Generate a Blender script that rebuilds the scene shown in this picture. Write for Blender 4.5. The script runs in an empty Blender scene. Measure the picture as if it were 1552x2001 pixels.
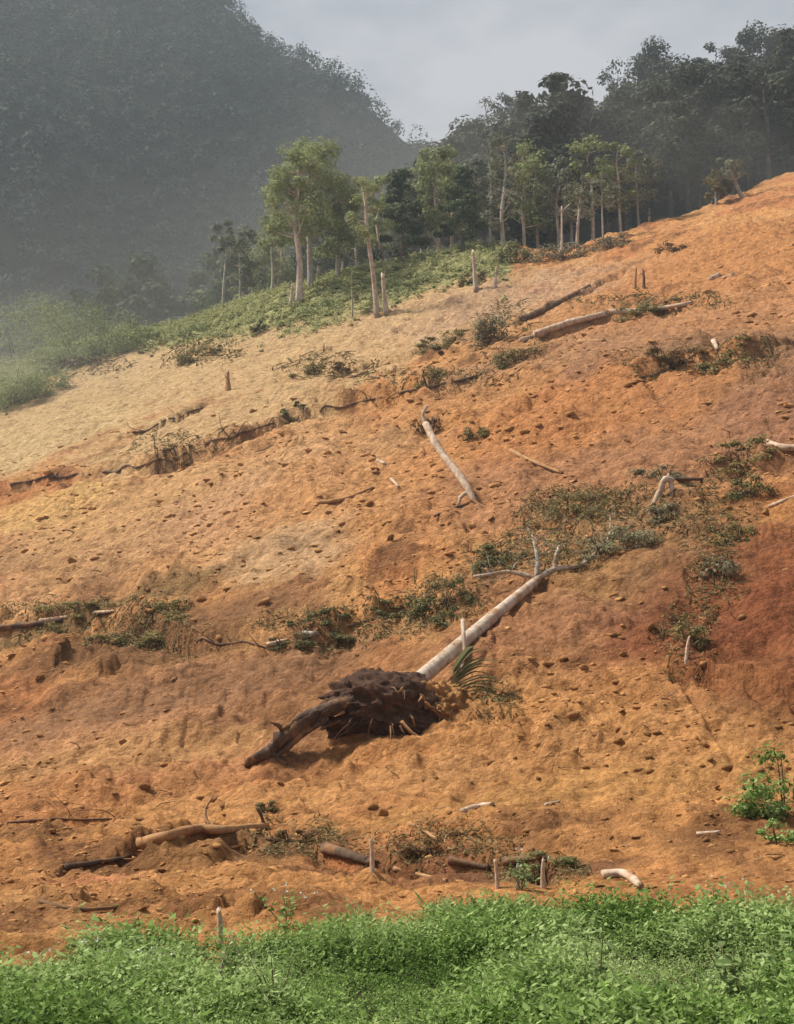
import bpy, math
import numpy as np
from mathutils import Vector, Euler

# ------------------------------------------------------------------ camera, sky, sun, exposure
sc = bpy.context.scene
EYE, PITCH, F = 2.2, math.radians(11.7), 2415.0          # eye height, upward tilt, focal length in photo pixels (1552 x 2001)
cam_d = bpy.data.cameras.new('camera'); cam = bpy.data.objects.new('camera', cam_d)
sc.collection.objects.link(cam); sc.camera = cam
cam.location = (0, 0, EYE); cam.rotation_euler = (math.radians(90) + PITCH, 0, 0)
cam_d.sensor_fit = 'VERTICAL'; cam_d.sensor_height = 24.0; cam_d.lens = 24.0 * F / 2001.0
cam_d.clip_start = 0.1; cam_d.clip_end = 6000

SUN_DIR = Vector((-0.56, 0.10, 0.82)).normalized()
SUN_EL = math.asin(SUN_DIR.z); SUN_AZ = math.atan2(SUN_DIR.x, SUN_DIR.y)
world = bpy.data.worlds.new('World'); sc.world = world; world.use_nodes = True
nt = world.node_tree; nt.nodes.clear()
out = nt.nodes.new('ShaderNodeOutputWorld'); bg = nt.nodes.new('ShaderNodeBackground')
sky = nt.nodes.new('ShaderNodeTexSky'); sky.sky_type = 'NISHITA'; sky.sun_disc = False
sky.sun_elevation = SUN_EL; sky.sun_rotation = SUN_AZ; sky.dust_density = 3.0
tc = nt.nodes.new('ShaderNodeTexCoord'); mp = nt.nodes.new('ShaderNodeMapping'); mp.inputs['Scale'].default_value = (1, 1, 2.2); mp.inputs['Location'].default_value = (0.3831, 5.3072, 0.1738)
no = nt.nodes.new('ShaderNodeTexNoise'); no.inputs['Scale'].default_value = 4.6; no.inputs['Detail'].default_value = 5; no.inputs['Roughness'].default_value = .52
rp = nt.nodes.new('ShaderNodeValToRGB'); mixc = nt.nodes.new('ShaderNodeMix'); mixc.data_type = 'RGBA'
rp.color_ramp.elements[0].position = .36; rp.color_ramp.elements[0].color = (2.5, 2.9, 3.7, 1)
rp.color_ramp.elements[1].position = .62; rp.color_ramp.elements[1].color = (6.7, 6.65, 7.0, 1)
nt.links.new(tc.outputs['Generated'], mp.inputs['Vector']); nt.links.new(mp.outputs['Vector'], no.inputs['Vector'])
nt.links.new(no.outputs['Fac'], rp.inputs['Fac'])
mixc.inputs['Factor'].default_value = .92
nt.links.new(sky.outputs['Color'], mixc.inputs[6]); nt.links.new(rp.outputs['Color'], mixc.inputs[7])
nt.links.new(mixc.outputs[2], bg.inputs['Color']); bg.inputs['Strength'].default_value = 0.050
nt.links.new(bg.outputs['Background'], out.inputs['Surface'])

sun_d = bpy.data.lights.new('sun', 'SUN'); sun = bpy.data.objects.new('sun', sun_d); sc.collection.objects.link(sun)
sun_d.energy = 5.0; sun_d.angle = math.radians(11); sun_d.color = (1, .94, .84)
sun.rotation_euler = SUN_DIR.to_track_quat('Z', 'Y').to_euler()
sc.view_settings.view_transform = 'Standard'; sc.view_settings.look = 'None'
sc.view_settings.exposure = 0.78; sc.view_settings.gamma = 1.0; sc.view_settings.use_curve_mapping = False
sc.render.engine = 'CYCLES'
sc.cycles.max_bounces = 4; sc.cycles.diffuse_bounces = 2; sc.cycles.transmission_bounces = 2; sc.cycles.volume_bounces = 0
sc.cycles.use_denoising = True

# ------------------------------------------------------------------ noise
def _h(ix, iy, seed):
    n = (ix.astype(np.int64) * 374761393 + iy.astype(np.int64) * 668265263 + seed * 974711) & 0xffffffff
    n = ((n ^ (n >> 13)) * 1274126177) & 0xffffffff
    return ((n ^ (n >> 16)) & 0xffff) / 65535.0
def vn(x, y, seed):
    ix = np.floor(x); iy = np.floor(y); fx = x - ix; fy = y - iy
    fx = fx * fx * fx * (fx * (fx * 6 - 15) + 10); fy = fy * fy * fy * (fy * (fy * 6 - 15) + 10)
    a = _h(ix, iy, seed); b = _h(ix + 1, iy, seed); c = _h(ix, iy + 1, seed); d = _h(ix + 1, iy + 1, seed)
    return (a + (b - a) * fx) * (1 - fy) + (c + (d - c) * fx) * fy
def fbm(x, y, o, seed, gain=.5):
    s = 0; a = 1; t = 0
    for i in range(o):
        s = s + a * (vn(x, y, seed + i * 17) * 2 - 1); t += a; a *= gain
        x, y = x * 1.7 + y * 1.1 + 3.1, y * 1.7 - x * 1.1 + 7.7
    return s / t
def cells(x, y, seed):                                            # rounded lumps with creases between them, each of its own height
    ix = np.floor(x); iy = np.floor(y); best = np.full(x.shape, 9.0); hgt = np.zeros(x.shape)
    for di in (-1, 0, 1):
        for dj in (-1, 0, 1):
            a, b = ix + di, iy + dj; d = (a + .15 + .7 * _h(a, b, seed) - x) ** 2 + (b + .15 + .7 * _h(a, b, seed + 1) - y) ** 2
            m = d < best; best = np.where(m, d, best); hgt = np.where(m, _h(a, b, seed + 2), hgt)
    return np.clip(1 - best * 1.9, 0, 1) * (hgt ** 2 * 1.6)
def sst(a, b, x):
    t = np.clip((x - a) / (b - a), 0, 1); return t * t * (3 - 2 * t)

# ------------------------------------------------------------------ terrain height
CX = [-140, -50, -30, 0, 14, 28, 53, 140]; CY = [166, 158, 154, 146, 143, 142, 165, 200]
def plane(X, Y): return -12.8 + .5 * Y + .28 * X
def ridge_top(X):                                              # height of the mountain ridge at Y = 520
    return 274 + np.where(X < 3, 1.25 * (3 - X), -1.0 * (X - 3)) - .0026 * np.clip(3 - X, 0, 220) ** 2
def H_base(X, Y):
    X = np.asarray(X, float); Y = np.asarray(Y, float)
    Yc = np.interp(X, CX, CY); Ya = np.minimum(Y, Yc)
    P = plane(X, Ya); z = 2.0 * np.logaddexp(0, P / 2.0)
    e = np.clip(Y - Yc, 0, None)
    z = z + (3.2 + 1.2 * np.exp(-((X + 6) / 14) ** 2)) * sst(24, 6, X) * sst(112, 142, np.minimum(Y, Yc))     # grassy brow of the crest
    wr = sst(-18, 16, X - .012 * e)                              # 1 on the wooded ridge, 0 towards the mountain foot
    up_r = .20 * np.minimum(e, 14) + (.50 + .0005 * np.clip(X, 0, 120)) * np.clip(np.minimum(e, 175) - 14, 0, None) - .7 * np.clip(e - 175, 0, 160)
    up_l = .02 * np.minimum(e, 30) + .34 * np.clip(np.minimum(e, 120) - 30, 0, None) - .2 * np.clip(e - 120, 0, None)
    z = z + wr * up_r + (1 - wr) * up_l
    mt = ridge_top(X) - 1.35 * np.clip(520 - Y, 0, None) - .8 * np.clip(Y - 520, 0, None)
    fz = Y > 200
    if fz.any(): mt = mt + np.where(fz, 22 * fbm(X / 75, Y / 75, 4, 501), 0)
    mt = np.where(Y > 200, mt, -100)
    z = np.where(mt > z, mt + (z - mt) * 0, z)
    m = sst(-3, 3, P) * sst(60, 20, e)
    z = z + m * (.8 * fbm(X / 15, Y / 22, 3, 11) * sst(15, 45, Y) + .35 * fbm(X / 5.2, Y / 7, 3, 23))
    return z

def ray(px, py):
    dx = (px - 776) / F; dy = (1000.5 - py) / F
    c, s = math.cos(PITCH), math.sin(PITCH)
    return np.array((dx, c - dy * s, s + dy * c))
_T = 6 * 1.008 ** np.arange(610)
def hit(px, py, fn):
    d = ray(px, py)
    X, Y, Z = d[0] * _T, d[1] * _T, EYE + d[2] * _T
    g = fn(X, Y) > Z
    if not g.any(): k = len(_T) - 1
    else: k = max(int(np.argmax(g)), 1)
    a, b = _T[k - 1], _T[k]
    for _ in range(4):
        t = np.linspace(a, b, 9); g = fn(d[0] * t, d[1] * t) > EYE + d[2] * t
        j = int(np.argmax(g)) if g.any() else 8
        a, b = t[max(j - 1, 0)], t[j]
    return np.array((d[0] * b, d[1] * b, EYE + d[2] * b))
def G0(px, py): return hit(px, py, H_base)

# scarps: polylines across the slope, (photo points -> places on the hillside, drop in m, run-out in m)
SCARPS = []
for pts, drop, run in [
    ([(-160, 980), (-60, 962), (60, 940), (200, 922), (300, 905), (370, 880), (470, 850), (570, 815), (690, 785), (800, 768), (880, 752), (960, 735)], 1.5, 4.5),
    ([(235, 850), (300, 832), (360, 808), (410, 788)], 1.0, 3.0),
    ([(640, 745), (720, 715), (800, 695), (900, 660)], 1.0, 3.0),
    ([(-60, 1245), (60, 1222), (200, 1207), (290, 1225), (380, 1245), (520, 1262), (620, 1240), (760, 1200), (850, 1180)], 1.0, 2.8),
    ([(1000, 640), (1080, 600), (1170, 555), (1240, 520)], 1.1, 3.5),
    ([(1040, 665), (1120, 640), (1190, 622), (1300, 605), (1400, 590)], 1.1, 3.5),
    ([(1230, 735), (1330, 705), (1450, 690), (1600, 660)], 1.25, 4.0),
    ([(1290, 930), (1380, 915), (1470, 900), (1600, 885)], 1.0, 3.0),
    ([(1300, 1330), (1370, 1318), (1450, 1335), (1600, 1370)], .7, 2.4),
    ([(680, 1500), (760, 1490), (860, 1480), (960, 1465), (1060, 1450)], .4, 1.4),
    ([(-60, 1612), (60, 1604), (150, 1600), (280, 1598)], .32, .8),
    ([(120, 1700), (200, 1690), (300, 1672), (400, 1655), (520, 1650)], .4, .9),
    ([(600, 1655), (700, 1680), (800, 1695), (900, 1690), (1060, 1700), (1100, 1705)], .42, .9),
    ([(80, 1765), (130, 1778), (220, 1780)], .14, .5),
    ([(900, 1030), (980, 1020), (1100, 1040), (1200, 1060)], .5, 2.0),
    ([(1010, 1160), (1100, 1150), (1230, 1135)], .45, 2.2),
    ([(430, 1375), (560, 1390), (640, 1385)], .3, 1.6),
]:
    W = np.array([G0(*p)[:2] for p in pts]); SCARPS.append((W, drop, run))

def scarp_offset(X, Y):
    off = np.zeros_like(X)
    wob = .6 * fbm(X / 3.2, Y / 3.2, 3, 77, .4)
    for W, drop, run in SCARPS:
        lo, hi = W.min(0) - run * 3.2, W.max(0) + 2
        sel = (X > lo[0]) & (X < hi[0]) & (Y > lo[1]) & (Y < hi[1])
        if not sel.any(): continue
        x, y = X[sel], Y[sel]
        yl = np.interp(x, W[:, 0], W[:, 1])                        # the lip runs across the slope: y of the lip at this x
        t = yl - y + wob[sel] * min(1, run / 2.5)                  # metres downhill of the lip
        L = W[-1, 0] - W[0, 0]; s = (x - W[0, 0]) / L
        taper = sst(0, .06, s) * sst(1, .92, s) * (.8 + .2 * np.sin(s * 23 + W[0, 0]))
        w = drop * taper
        face = max(.14, drop * .26)
        off[sel] += np.where(t > 0, -w * np.clip(t / face, 0, 1) * np.exp(-np.clip(t, 0, None) / run), .22 * w * np.exp(t / (.5 * run)))
    return off

def H(X, Y, fine=True):
    X = np.asarray(X, float); Y = np.asarray(Y, float); sh = X.shape
    X = X.ravel(); Y = Y.ravel()
    z = H_base(X, Y) + scarp_offset(X, Y)
    P = plane(X, Y); soil = sst(-5.0, -3.0, P + .9 * np.clip(-X, -3, 6)) * sst(185, 150, Y)
    rough = .75 + .25 * sst(95, 50, Y)
    big = sst(22, 38, Y)
    lump = (.5 - np.abs(fbm(X / 2.1, Y / 2.6, 3, 31))) * (.22 + .34 * big)
    patch = .3 + .7 * sst(-.25, .35, fbm(X / 6, Y / 6, 2, 91)); patch = np.maximum(patch, sst(-2, 3, X) * sst(38, 32, Y) * sst(19, 22, Y) * .95)
    patch = patch * (1 - .75 * sst(-6, -14, X) * sst(75, 90, Y))
    z = z + soil * rough * (lump * (.35 + .9 * patch) + (.12 + .10 * big) * fbm(X / 1.0, Y / .85, 3, 41, .6))
    # broken ledges that step down the slope, in short runs along the contour
    for wl, amp, sd, thr in ((6.0, .55, 261, -.05), (3.1, .34, 61, -.05), (1.35, .14, 161, 0)):
        wl = wl * (.45 + .55 * big); q = (Y + .5 * X) / wl + 1.3 * fbm(X / (2.1 * wl), Y / (2.1 * wl), 3, sd)
        f = q - np.floor(q); run = sst(thr, thr + .3, fbm(X / (1.5 * wl), Y / (.9 * wl) + 3.7 * np.floor(q), 2, sd + 7))
        z = z + soil * amp * (.4 + .6 * big) * (sst(0, .12, f) - f) * run * (.35 + .65 * patch)
    if fine:
        wx, wy = X + .25 * fbm(X / .8, Y / .8, 2, 101), Y + .25 * fbm(X / .8, Y / .8, 2, 103)
        p2 = .2 + .8 * sst(-.3, .3, fbm(X / 2.2, Y / 2.8, 3, 107)); fs = .55 + .45 * sst(20, 60, Y)
        c1 = cells(wx / (.75 * (1 + big)), wy / (.62 * (1 + big)), 111); c2 = cells(wx / .33 / fs, wy / .3 / fs, 113)
        z = z + soil * (.55 + .45 * rough) * ((.05 + .05 * patch) * fbm(X / .36, Y / .34, 3, 53, .62) + (.15 + .22 * big) * (.25 + .75 * patch) * p2 * c1 + (.045 + .045 * big) * (.3 + .7 * p2) * c2)
    return z.reshape(sh)
def at(px, py, Y):                                                 # point seen at a pixel, Y metres ahead
    d = ray(px, py); t = Y / d[1]; return np.array((d[0] * t, Y, EYE + d[2] * t))

# ------------------------------------------------------------------ mesh and object helpers
COL = sc.collection
def np_mesh(name, V, faces, smooth=False, attr=None, col=None):
    me = bpy.data.meshes.new(name)
    V = np.asarray(V, np.float32); me.vertices.add(len(V)); me.vertices.foreach_set('co', V.ravel())
    faces = [np.asarray(f, np.int32) for f in faces if len(f)]
    ls = np.concatenate([f.ravel() for f in faces]); tot = np.concatenate([np.full(len(f), f.shape[1], np.int32) for f in faces])
    me.loops.add(len(ls)); me.loops.foreach_set('vertex_index', ls)
    me.polygons.add(len(tot)); me.polygons.foreach_set('loop_start', np.concatenate(([0], np.cumsum(tot)[:-1])).astype(np.int32))
    me.polygons.foreach_set('loop_total', tot)
    if smooth: me.polygons.foreach_set('use_smooth', np.ones(len(tot), bool))
    me.update(calc_edges=True)
    if attr is not None:
        a = me.attributes.new('tint', 'FLOAT', 'POINT'); a.data.foreach_set('value', np.asarray(attr, np.float32))
    if col is not None:
        a = me.attributes.new('soil', 'FLOAT_COLOR', 'POINT')
        c = np.ones((len(V), 4), np.float32); c[:, :3] = col; a.data.foreach_set('color', c.ravel())
    return me
class MB:
    def __init__(s): s.V = []; s.Fq = []; s.Ft = []; s.A = []; s.n = 0
    def add(s, V, q=None, t=None, a=.5):
        V = np.asarray(V, float)
        if q is not None and len(q): s.Fq.append(np.asarray(q) + s.n)
        if t is not None and len(t): s.Ft.append(np.asarray(t) + s.n)
        s.V.append(V); s.A.append(np.broadcast_to(np.asarray(a, float), (len(V),)).copy()); s.n += len(V)
    def mesh(s, name, smooth=False, off=None):
        V = np.concatenate(s.V)
        if off is not None: V = V - np.asarray(off)
        f = []
        if s.Fq: f.append(np.concatenate(s.Fq))
        if s.Ft: f.append(np.concatenate(s.Ft))
        return np_mesh(name, V, f, smooth, np.concatenate(s.A))
def link(name, me, mat, parent=None, loc=None, rot=None, scale=None):
    o = bpy.data.objects.new(name, me); COL.objects.link(o)
    if me is not None and mat is not None and not me.materials: me.materials.append(mat)
    if parent is not None: o.parent = parent
    if loc is not None: o.location = tuple(float(v) for v in loc)
    if rot is not None: o.rotation_euler = rot
    if scale is not None: o.scale = scale if hasattr(scale, '__len__') else (scale,) * 3
    return o
def tag(o, label=None, cat=None, group=None, kind=None):
    if label: o['label'] = label
    if cat: o['category'] = cat
    if group: o['group'] = group
    if kind: o['kind'] = kind
    return o
def thing(name, label, cat, loc, group=None, rot=None, scale=None):
    return tag(link(name, None, None, None, loc, rot, scale), label, cat, group)

def spline(pts, n):
    P = np.asarray(pts, float)
    if len(P) == 2: return P[0] + (P[1] - P[0]) * np.linspace(0, 1, n)[:, None]
    t = np.linspace(0, len(P) - 1, n); i = np.clip(t.astype(int), 0, len(P) - 2); f = (t - i)[:, None]
    p0 = P[np.clip(i - 1, 0, None)]; p1 = P[i]; p2 = P[i + 1]; p3 = P[np.clip(i + 2, None, len(P) - 1)]
    return .5 * (2 * p1 + (p2 - p0) * f + (2 * p0 - 5 * p1 + 4 * p2 - p3) * f ** 2 + (3 * p1 - p0 - 3 * p2 + p3) * f ** 3)
def tube(mb, pts, radii, seg=8, n=None, rough=.08, seed=0, a=.5, jag=False, tn=.15):
    rng = np.random.default_rng(seed + 5)
    n = n or max(4, 4 * (len(pts) - 1) + 1)
    C = spline(pts, n); R = np.interp(np.linspace(0, 1, n), np.linspace(0, 1, len(radii)), radii)
    T = np.gradient(C, axis=0); T /= np.linalg.norm(T, axis=1)[:, None] + 1e-9
    up = np.array((.13, .21, 1.0)); 
    if abs(T[:, 2]).mean() > .8: up = np.array((1.0, .15, .1))
    S = np.cross(T, up); S /= np.linalg.norm(S, axis=1)[:, None] + 1e-9; B = np.cross(S, T)
    th = np.linspace(0, 2 * np.pi, seg, endpoint=False)
    rr = R[:, None] * (1 + rough * rng.standard_normal((n, seg)) + rough * np.sin(th * 2 + rng.random() * 6)[None])
    V = C[:, None] + rr[..., None] * (np.cos(th)[None, :, None] * S[:, None] + np.sin(th)[None, :, None] * B[:, None])
    if jag: V[-1] += T[-1] * (R[-1] * rng.uniform(-.6, 2.6, seg))[:, None]
    V = V.reshape(-1, 3); i = np.arange(n - 1)[:, None] * seg; j = np.arange(seg)[None]; j2 = (j + 1) % seg
    q = np.stack([i + j, i + j2, i + seg + j2, i + seg + j], -1).reshape(-1, 4)
    e0 = len(V); V = np.vstack([V, C[:1], C[-1:]])
    k = np.arange(seg); k2 = (k + 1) % seg
    t = np.vstack([np.stack([np.full(seg, e0), k2, k], -1), np.stack([np.full(seg, e0 + 1), (n - 1) * seg + k, (n - 1) * seg + k2], -1)])
    aa = np.clip(a + tn * rng.standard_normal(len(V)), 0, 1)
    mb.add(V, q, t, aa)
def leaves(mb, C, N, size, rng, aspect=.5, tint=None, droop=0):
    n = len(C); N = N / (np.linalg.norm(N, axis=1)[:, None] + 1e-9)
    r = rng.standard_normal((n, 3)); r[:, 2] -= droop
    T = np.cross(N, r); T /= np.linalg.norm(T, axis=1)[:, None] + 1e-9
    if droop: T = np.where((T[:, 2:3] > .2), -T, T)
    S = np.cross(N, T); s = np.broadcast_to(size, (n,))[:, None]
    V = np.stack([C - T * s * .5, C + S * s * aspect * .5 - N * s * .06, C + T * s * .5, C - S * s * aspect * .5 - N * s * .06], 1).reshape(-1, 3)
    q = np.arange(n * 4).reshape(n, 4)
    tint = rng.random(n) if tint is None else tint
    mb.add(V, q, None, np.repeat(tint, 4))
ICO_V = None
def ico(sub):
    import bmesh
    bm = bmesh.new(); bmesh.ops.create_icosphere(bm, subdivisions=sub, radius=1)
    V = np.array([v.co[:] for v in bm.verts]); T = np.array([[v.index for v in f.verts] for f in bm.faces]); bm.free(); return V, T
ICO1, ICO2, ICO4, ICO5 = ico(1), ico(2), ico(4), ico(6)
def n3(V, s, seed): return (fbm(V[:, 0] * s + V[:, 2] * .7 * s, V[:, 1] * s - V[:, 2] * .6 * s, 4, seed) + fbm(V[:, 2] * s + 5, V[:, 0] * s + V[:, 1] * s * .3, 4, seed + 3)) * .5

# ------------------------------------------------------------------ materials
def mat(name):
    m = bpy.data.materials.new(name); m.use_nodes = True; t = m.node_tree
    b = t.nodes['Principled BSDF']; b.inputs['Roughness'].default_value = .95; b.inputs['Specular IOR Level'].default_value = .12
    return m, t, b
def noise(t, scale, detail=4, rough=.6, vec=None):
    n = t.nodes.new('ShaderNodeTexNoise'); n.inputs['Scale'].default_value = scale; n.inputs['Detail'].default_value = detail; n.inputs['Roughness'].default_value = rough
    if vec is not None: t.links.new(vec, n.inputs['Vector'])
    return n.outputs['Fac']
def ramp(t, fac, stops):
    r = t.nodes.new('ShaderNodeValToRGB'); e = r.color_ramp.elements
    while len(e) < len(stops): e.new(.5)
    for k, (p, c) in enumerate(stops): e[k].position = p; e[k].color = (*c, 1)
    t.links.new(fac, r.inputs['Fac']); return r.outputs['Color']
def mul(t, a, b, fac=1.0, mode='MULTIPLY'):
    m = t.nodes.new('ShaderNodeMix'); m.data_type = 'RGBA'; m.blend_type = mode; m.inputs[0].default_value = fac
    t.links.new(a, m.inputs[6])
    if isinstance(b, tuple): m.inputs[7].default_value = (*b, 1)
    else: t.links.new(b, m.inputs[7])
    return m.outputs[2]
def attr(t, name, color=False):
    a = t.nodes.new('ShaderNodeAttribute'); a.attribute_name = name; return a.outputs['Color' if color else 'Fac']
def coords(t, which='Object'): return t.nodes.new('ShaderNodeTexCoord').outputs[which]
def bump(t, b, h, strength, dist):
    n = t.nodes.new('ShaderNodeBump'); n.inputs['Strength'].default_value = strength; n.inputs['Distance'].default_value = dist
    t.links.new(h, n.inputs['Height']); t.links.new(n.outputs['Normal'], b.inputs['Normal'])

m_soil, t, b = mat('soil')
co = coords(t)
c = attr(t, 'soil', True)
g1 = noise(t, 1.7, 6, .65, co); g2 = noise(t, 11, 5, .7, co)
c = mul(t, c, ramp(t, g1, [(.30, (.50, .44, .38)), (.46, (.98, .97, .96)), (.72, (1.26, 1.25, 1.22))]))
c = mul(t, c, ramp(t, g2, [(.28, (.70, .66, .60)), (.55, (1, 1, 1)), (.8, (1.22, 1.2, 1.15))]))
t.links.new(c, b.inputs['Base Color'])
wv = t.nodes.new('ShaderNodeTexNoise'); wv.inputs['Scale'].default_value = 5; wv.inputs['Detail'].default_value = 3; t.links.new(co, wv.inputs['Vector'])
wm = t.nodes.new('ShaderNodeVectorMath'); wm.operation = 'MULTIPLY_ADD'; t.links.new(wv.outputs['Color'], wm.inputs[0]); wm.inputs[1].default_value = (.22, .22, .22); t.links.new(co, wm.inputs[2])
crumb = None
for scl, lo, hi in ((2.6, .88, 1.10), (6.5, .84, 1.13)):
    v_ = t.nodes.new('ShaderNodeTexVoronoi'); v_.inputs['Scale'].default_value = scl; t.links.new(wm.outputs[0], v_.inputs['Vector'])
    sx = t.nodes.new('ShaderNodeSeparateColor'); t.links.new(v_.outputs['Color'], sx.inputs[0]); c = mul(t, c, ramp(t, sx.outputs[0], [(.1, (lo, lo * .98, lo * .95)), (.9, (hi, hi, hi))]))
    cv_ = t.nodes.new('ShaderNodeMath'); cv_.operation = 'MULTIPLY'; t.links.new(v_.outputs['Distance'], cv_.inputs[0]); cv_.inputs[1].default_value = -.75 / scl * 2.6
    if crumb is None: crumb = cv_.outputs[0]
    else:
        ad = t.nodes.new('ShaderNodeMath'); ad.operation = 'ADD'; t.links.new(crumb, ad.inputs[0]); t.links.new(cv_.outputs[0], ad.inputs[1]); crumb = ad.outputs[0]
t.links.new(c, b.inputs['Base Color'])
hgt = t.nodes.new('ShaderNodeMath'); hgt.operation = 'ADD'; t.links.new(noise(t, 4.5, 8, .68, co), hgt.inputs[0]); t.links.new(g2, hgt.inputs[1])
h2 = t.nodes.new('ShaderNodeMath'); h2.operation = 'ADD'; t.links.new(hgt.outputs[0], h2.inputs[0]); t.links.new(crumb, h2.inputs[1])
bump(t, b, h2.outputs[0], 1.0, .15)

def soil_lump_mat(name, c0, c1):
    m, t, b = mat(name)
    co = coords(t); f = noise(t, 3.5, 6, .7, co)
    oi = t.nodes.new('ShaderNodeObjectInfo').outputs['Random']
    c = ramp(t, f, [(.3, c0), (.7, c1)])
    c = mul(t, c, ramp(t, attr(t, 'tint'), [(0, (.62, .58, .55)), (1, (1.15, 1.1, 1.02))]))
    c = mul(t, c, ramp(t, oi, [(0, (.8, .78, .75)), (1, (1.1, 1.08, 1.05))]))
    t.links.new(c, b.inputs['Base Color']); bump(t, b, noise(t, 9, 6, .7, co), .8, .06); return m
m_clod = soil_lump_mat('clod_soil', (.36, .185, .075), (.55, .31, .135))
m_rootsoil = soil_lump_mat('root_plate_soil', (.040, .026, .021), (.15, .088, .062))
def wood_mat(name, c0, c1, c2):
    m, t, b = mat(name); co = coords(t)
    mp = t.nodes.new('ShaderNodeMapping'); mp.inputs['Scale'].default_value = (1, 1, .55); t.links.new(co, mp.inputs['Vector'])
    f = noise(t, 5, 7, .7, mp.outputs['Vector'])
    c = ramp(t, f, [(.3, c0), (.5, c1), (.7, c2)])
    c = mul(t, c, ramp(t, attr(t, 'tint'), [(0, (.55, .52, .5)), (.5, (1, 1, 1)), (1, (1.12, 1.1, 1.08))]))
    mud = noise(t, 1.6, 5, .65, co); mx = t.nodes.new('ShaderNodeMix'); mx.data_type = 'RGBA'; t.links.new(ramp(t, mud, [(.50, (0, 0, 0)), (.66, (.85, .85, .85))]), mx.inputs[0]); t.links.new(c, mx.inputs[6]); mx.inputs[7].default_value = (.33, .17, .075, 1); c = mx.outputs[2]
    vo = t.nodes.new('ShaderNodeTexVoronoi'); vo.inputs['Scale'].default_value = 3.2; t.links.new(co, vo.inputs['Vector']); c = mul(t, c, ramp(t, vo.outputs['Distance'], [(.06, (.25, .2, .17)), (.16, (1, 1, 1))]))
    t.links.new(c, b.inputs['Base Color']); b.inputs['Roughness'].default_value = .85
    bump(t, b, noise(t, 22, 5, .7, mp.outputs['Vector']), .6, .02); return m
m_pale = wood_mat('pale_wood', (.30, .19, .12), (.52, .38, .27), (.70, .58, .46))
m_bark = wood_mat('pale_bark', (.30, .22, .16), (.50, .40, .31), (.66, .56, .46))
m_grey = wood_mat('grey_bark', (.20, .18, .14), (.38, .35, .29), (.52, .49, .42))
m_dark = wood_mat('dark_wood', (.05, .032, .024), (.10, .065, .045), (.17, .11, .075))
m_tan = wood_mat('muddy_wood', (.24, .12, .05), (.38, .21, .10), (.50, .31, .17))
m_trunk = wood_mat('forest_bark', (.05, .045, .035), (.11, .10, .08), (.19, .17, .14))

def leaf_mat(name, dark, mid, light, trans=.25, obj_var=.25):
    m = bpy.data.materials.new(name); m.use_nodes = True; t = m.node_tree
    b = t.nodes['Principled BSDF']; b.inputs['Roughness'].default_value = .75; b.inputs['Specular IOR Level'].default_value = .10
    c = ramp(t, attr(t, 'tint'), [(0, dark), (.5, mid), (1, light)])
    oi = t.nodes.new('ShaderNodeObjectInfo').outputs['Random']
    c = mul(t, c, ramp(t, oi, [(0, (1 - obj_var, 1 - obj_var, 1 - obj_var * .8)), (1, (1 + obj_var, 1 + obj_var * .9, 1 + obj_var * .3))]))
    tr = t.nodes.new('ShaderNodeBsdfTranslucent'); mx = t.nodes.new('ShaderNodeMixShader'); mx.inputs[0].default_value = trans
    t.links.new(c, b.inputs['Base Color']); t.links.new(c, tr.inputs['Color'])
    t.links.new(b.outputs[0], mx.inputs[1]); t.links.new(tr.outputs[0], mx.inputs[2])
    t.links.new(mx.outputs[0], t.nodes['Material Output'].inputs['Surface']); return m
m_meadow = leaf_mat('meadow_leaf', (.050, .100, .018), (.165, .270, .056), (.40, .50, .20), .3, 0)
m_forest = leaf_mat('forest_leaf', (.045, .050, .034), (.080, .086, .056), (.115, .12, .08), .2, .18)
m_valley = leaf_mat('valley_leaf', (.055, .078, .040), (.105, .138, .066), (.155, .19, .095), .2, .22)
m_mount = leaf_mat('mountain_leaf', (.036, .054, .040), (.050, .074, .052), (.068, .095, .062), .1, 0)
m_stand = leaf_mat('stand_leaf', (.13, .14, .095), (.20, .21, .145), (.28, .285, .20), .25, .1)
m_palef = leaf_mat('pale_leaf', (.18, .20, .080), (.28, .315, .135), (.39, .41, .21), .3, .12)
m_shrub = leaf_mat('shrub_leaf', (.15, .125, .046), (.24, .20, .080), (.33, .275, .13), .25, .15)
m_dkshrub = leaf_mat('dark_shrub_leaf', (.082, .080, .032), (.15, .145, .058), (.23, .215, .095), .2, .15)
m_gshrub = leaf_mat('grey_shrub_leaf', (.15, .13, .075), (.235, .21, .125), (.33, .295, .185), .25, .12)
m_brown = leaf_mat('brown_leaf', (.10, .058, .025), (.18, .11, .05), (.28, .18, .09), .2, .15)

# ------------------------------------------------------------------ ground sheets
us = np.concatenate([np.linspace(-.95, -.40, 24, endpoint=False), np.linspace(-.40, .40, 560, endpoint=False), np.linspace(.40, .95, 25)])
ys = np.concatenate([3 * np.exp(np.arange(0, math.log(13.5 / 3), .025)), 13.5 * np.exp(np.arange(0, math.log(176 / 13.5), .0043)), [176.0]])
Yg, Ug = np.meshgrid(ys, us, indexing='ij'); Xg = Ug * Yg * 1.0
Zg = H(Xg, Yg)

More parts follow.
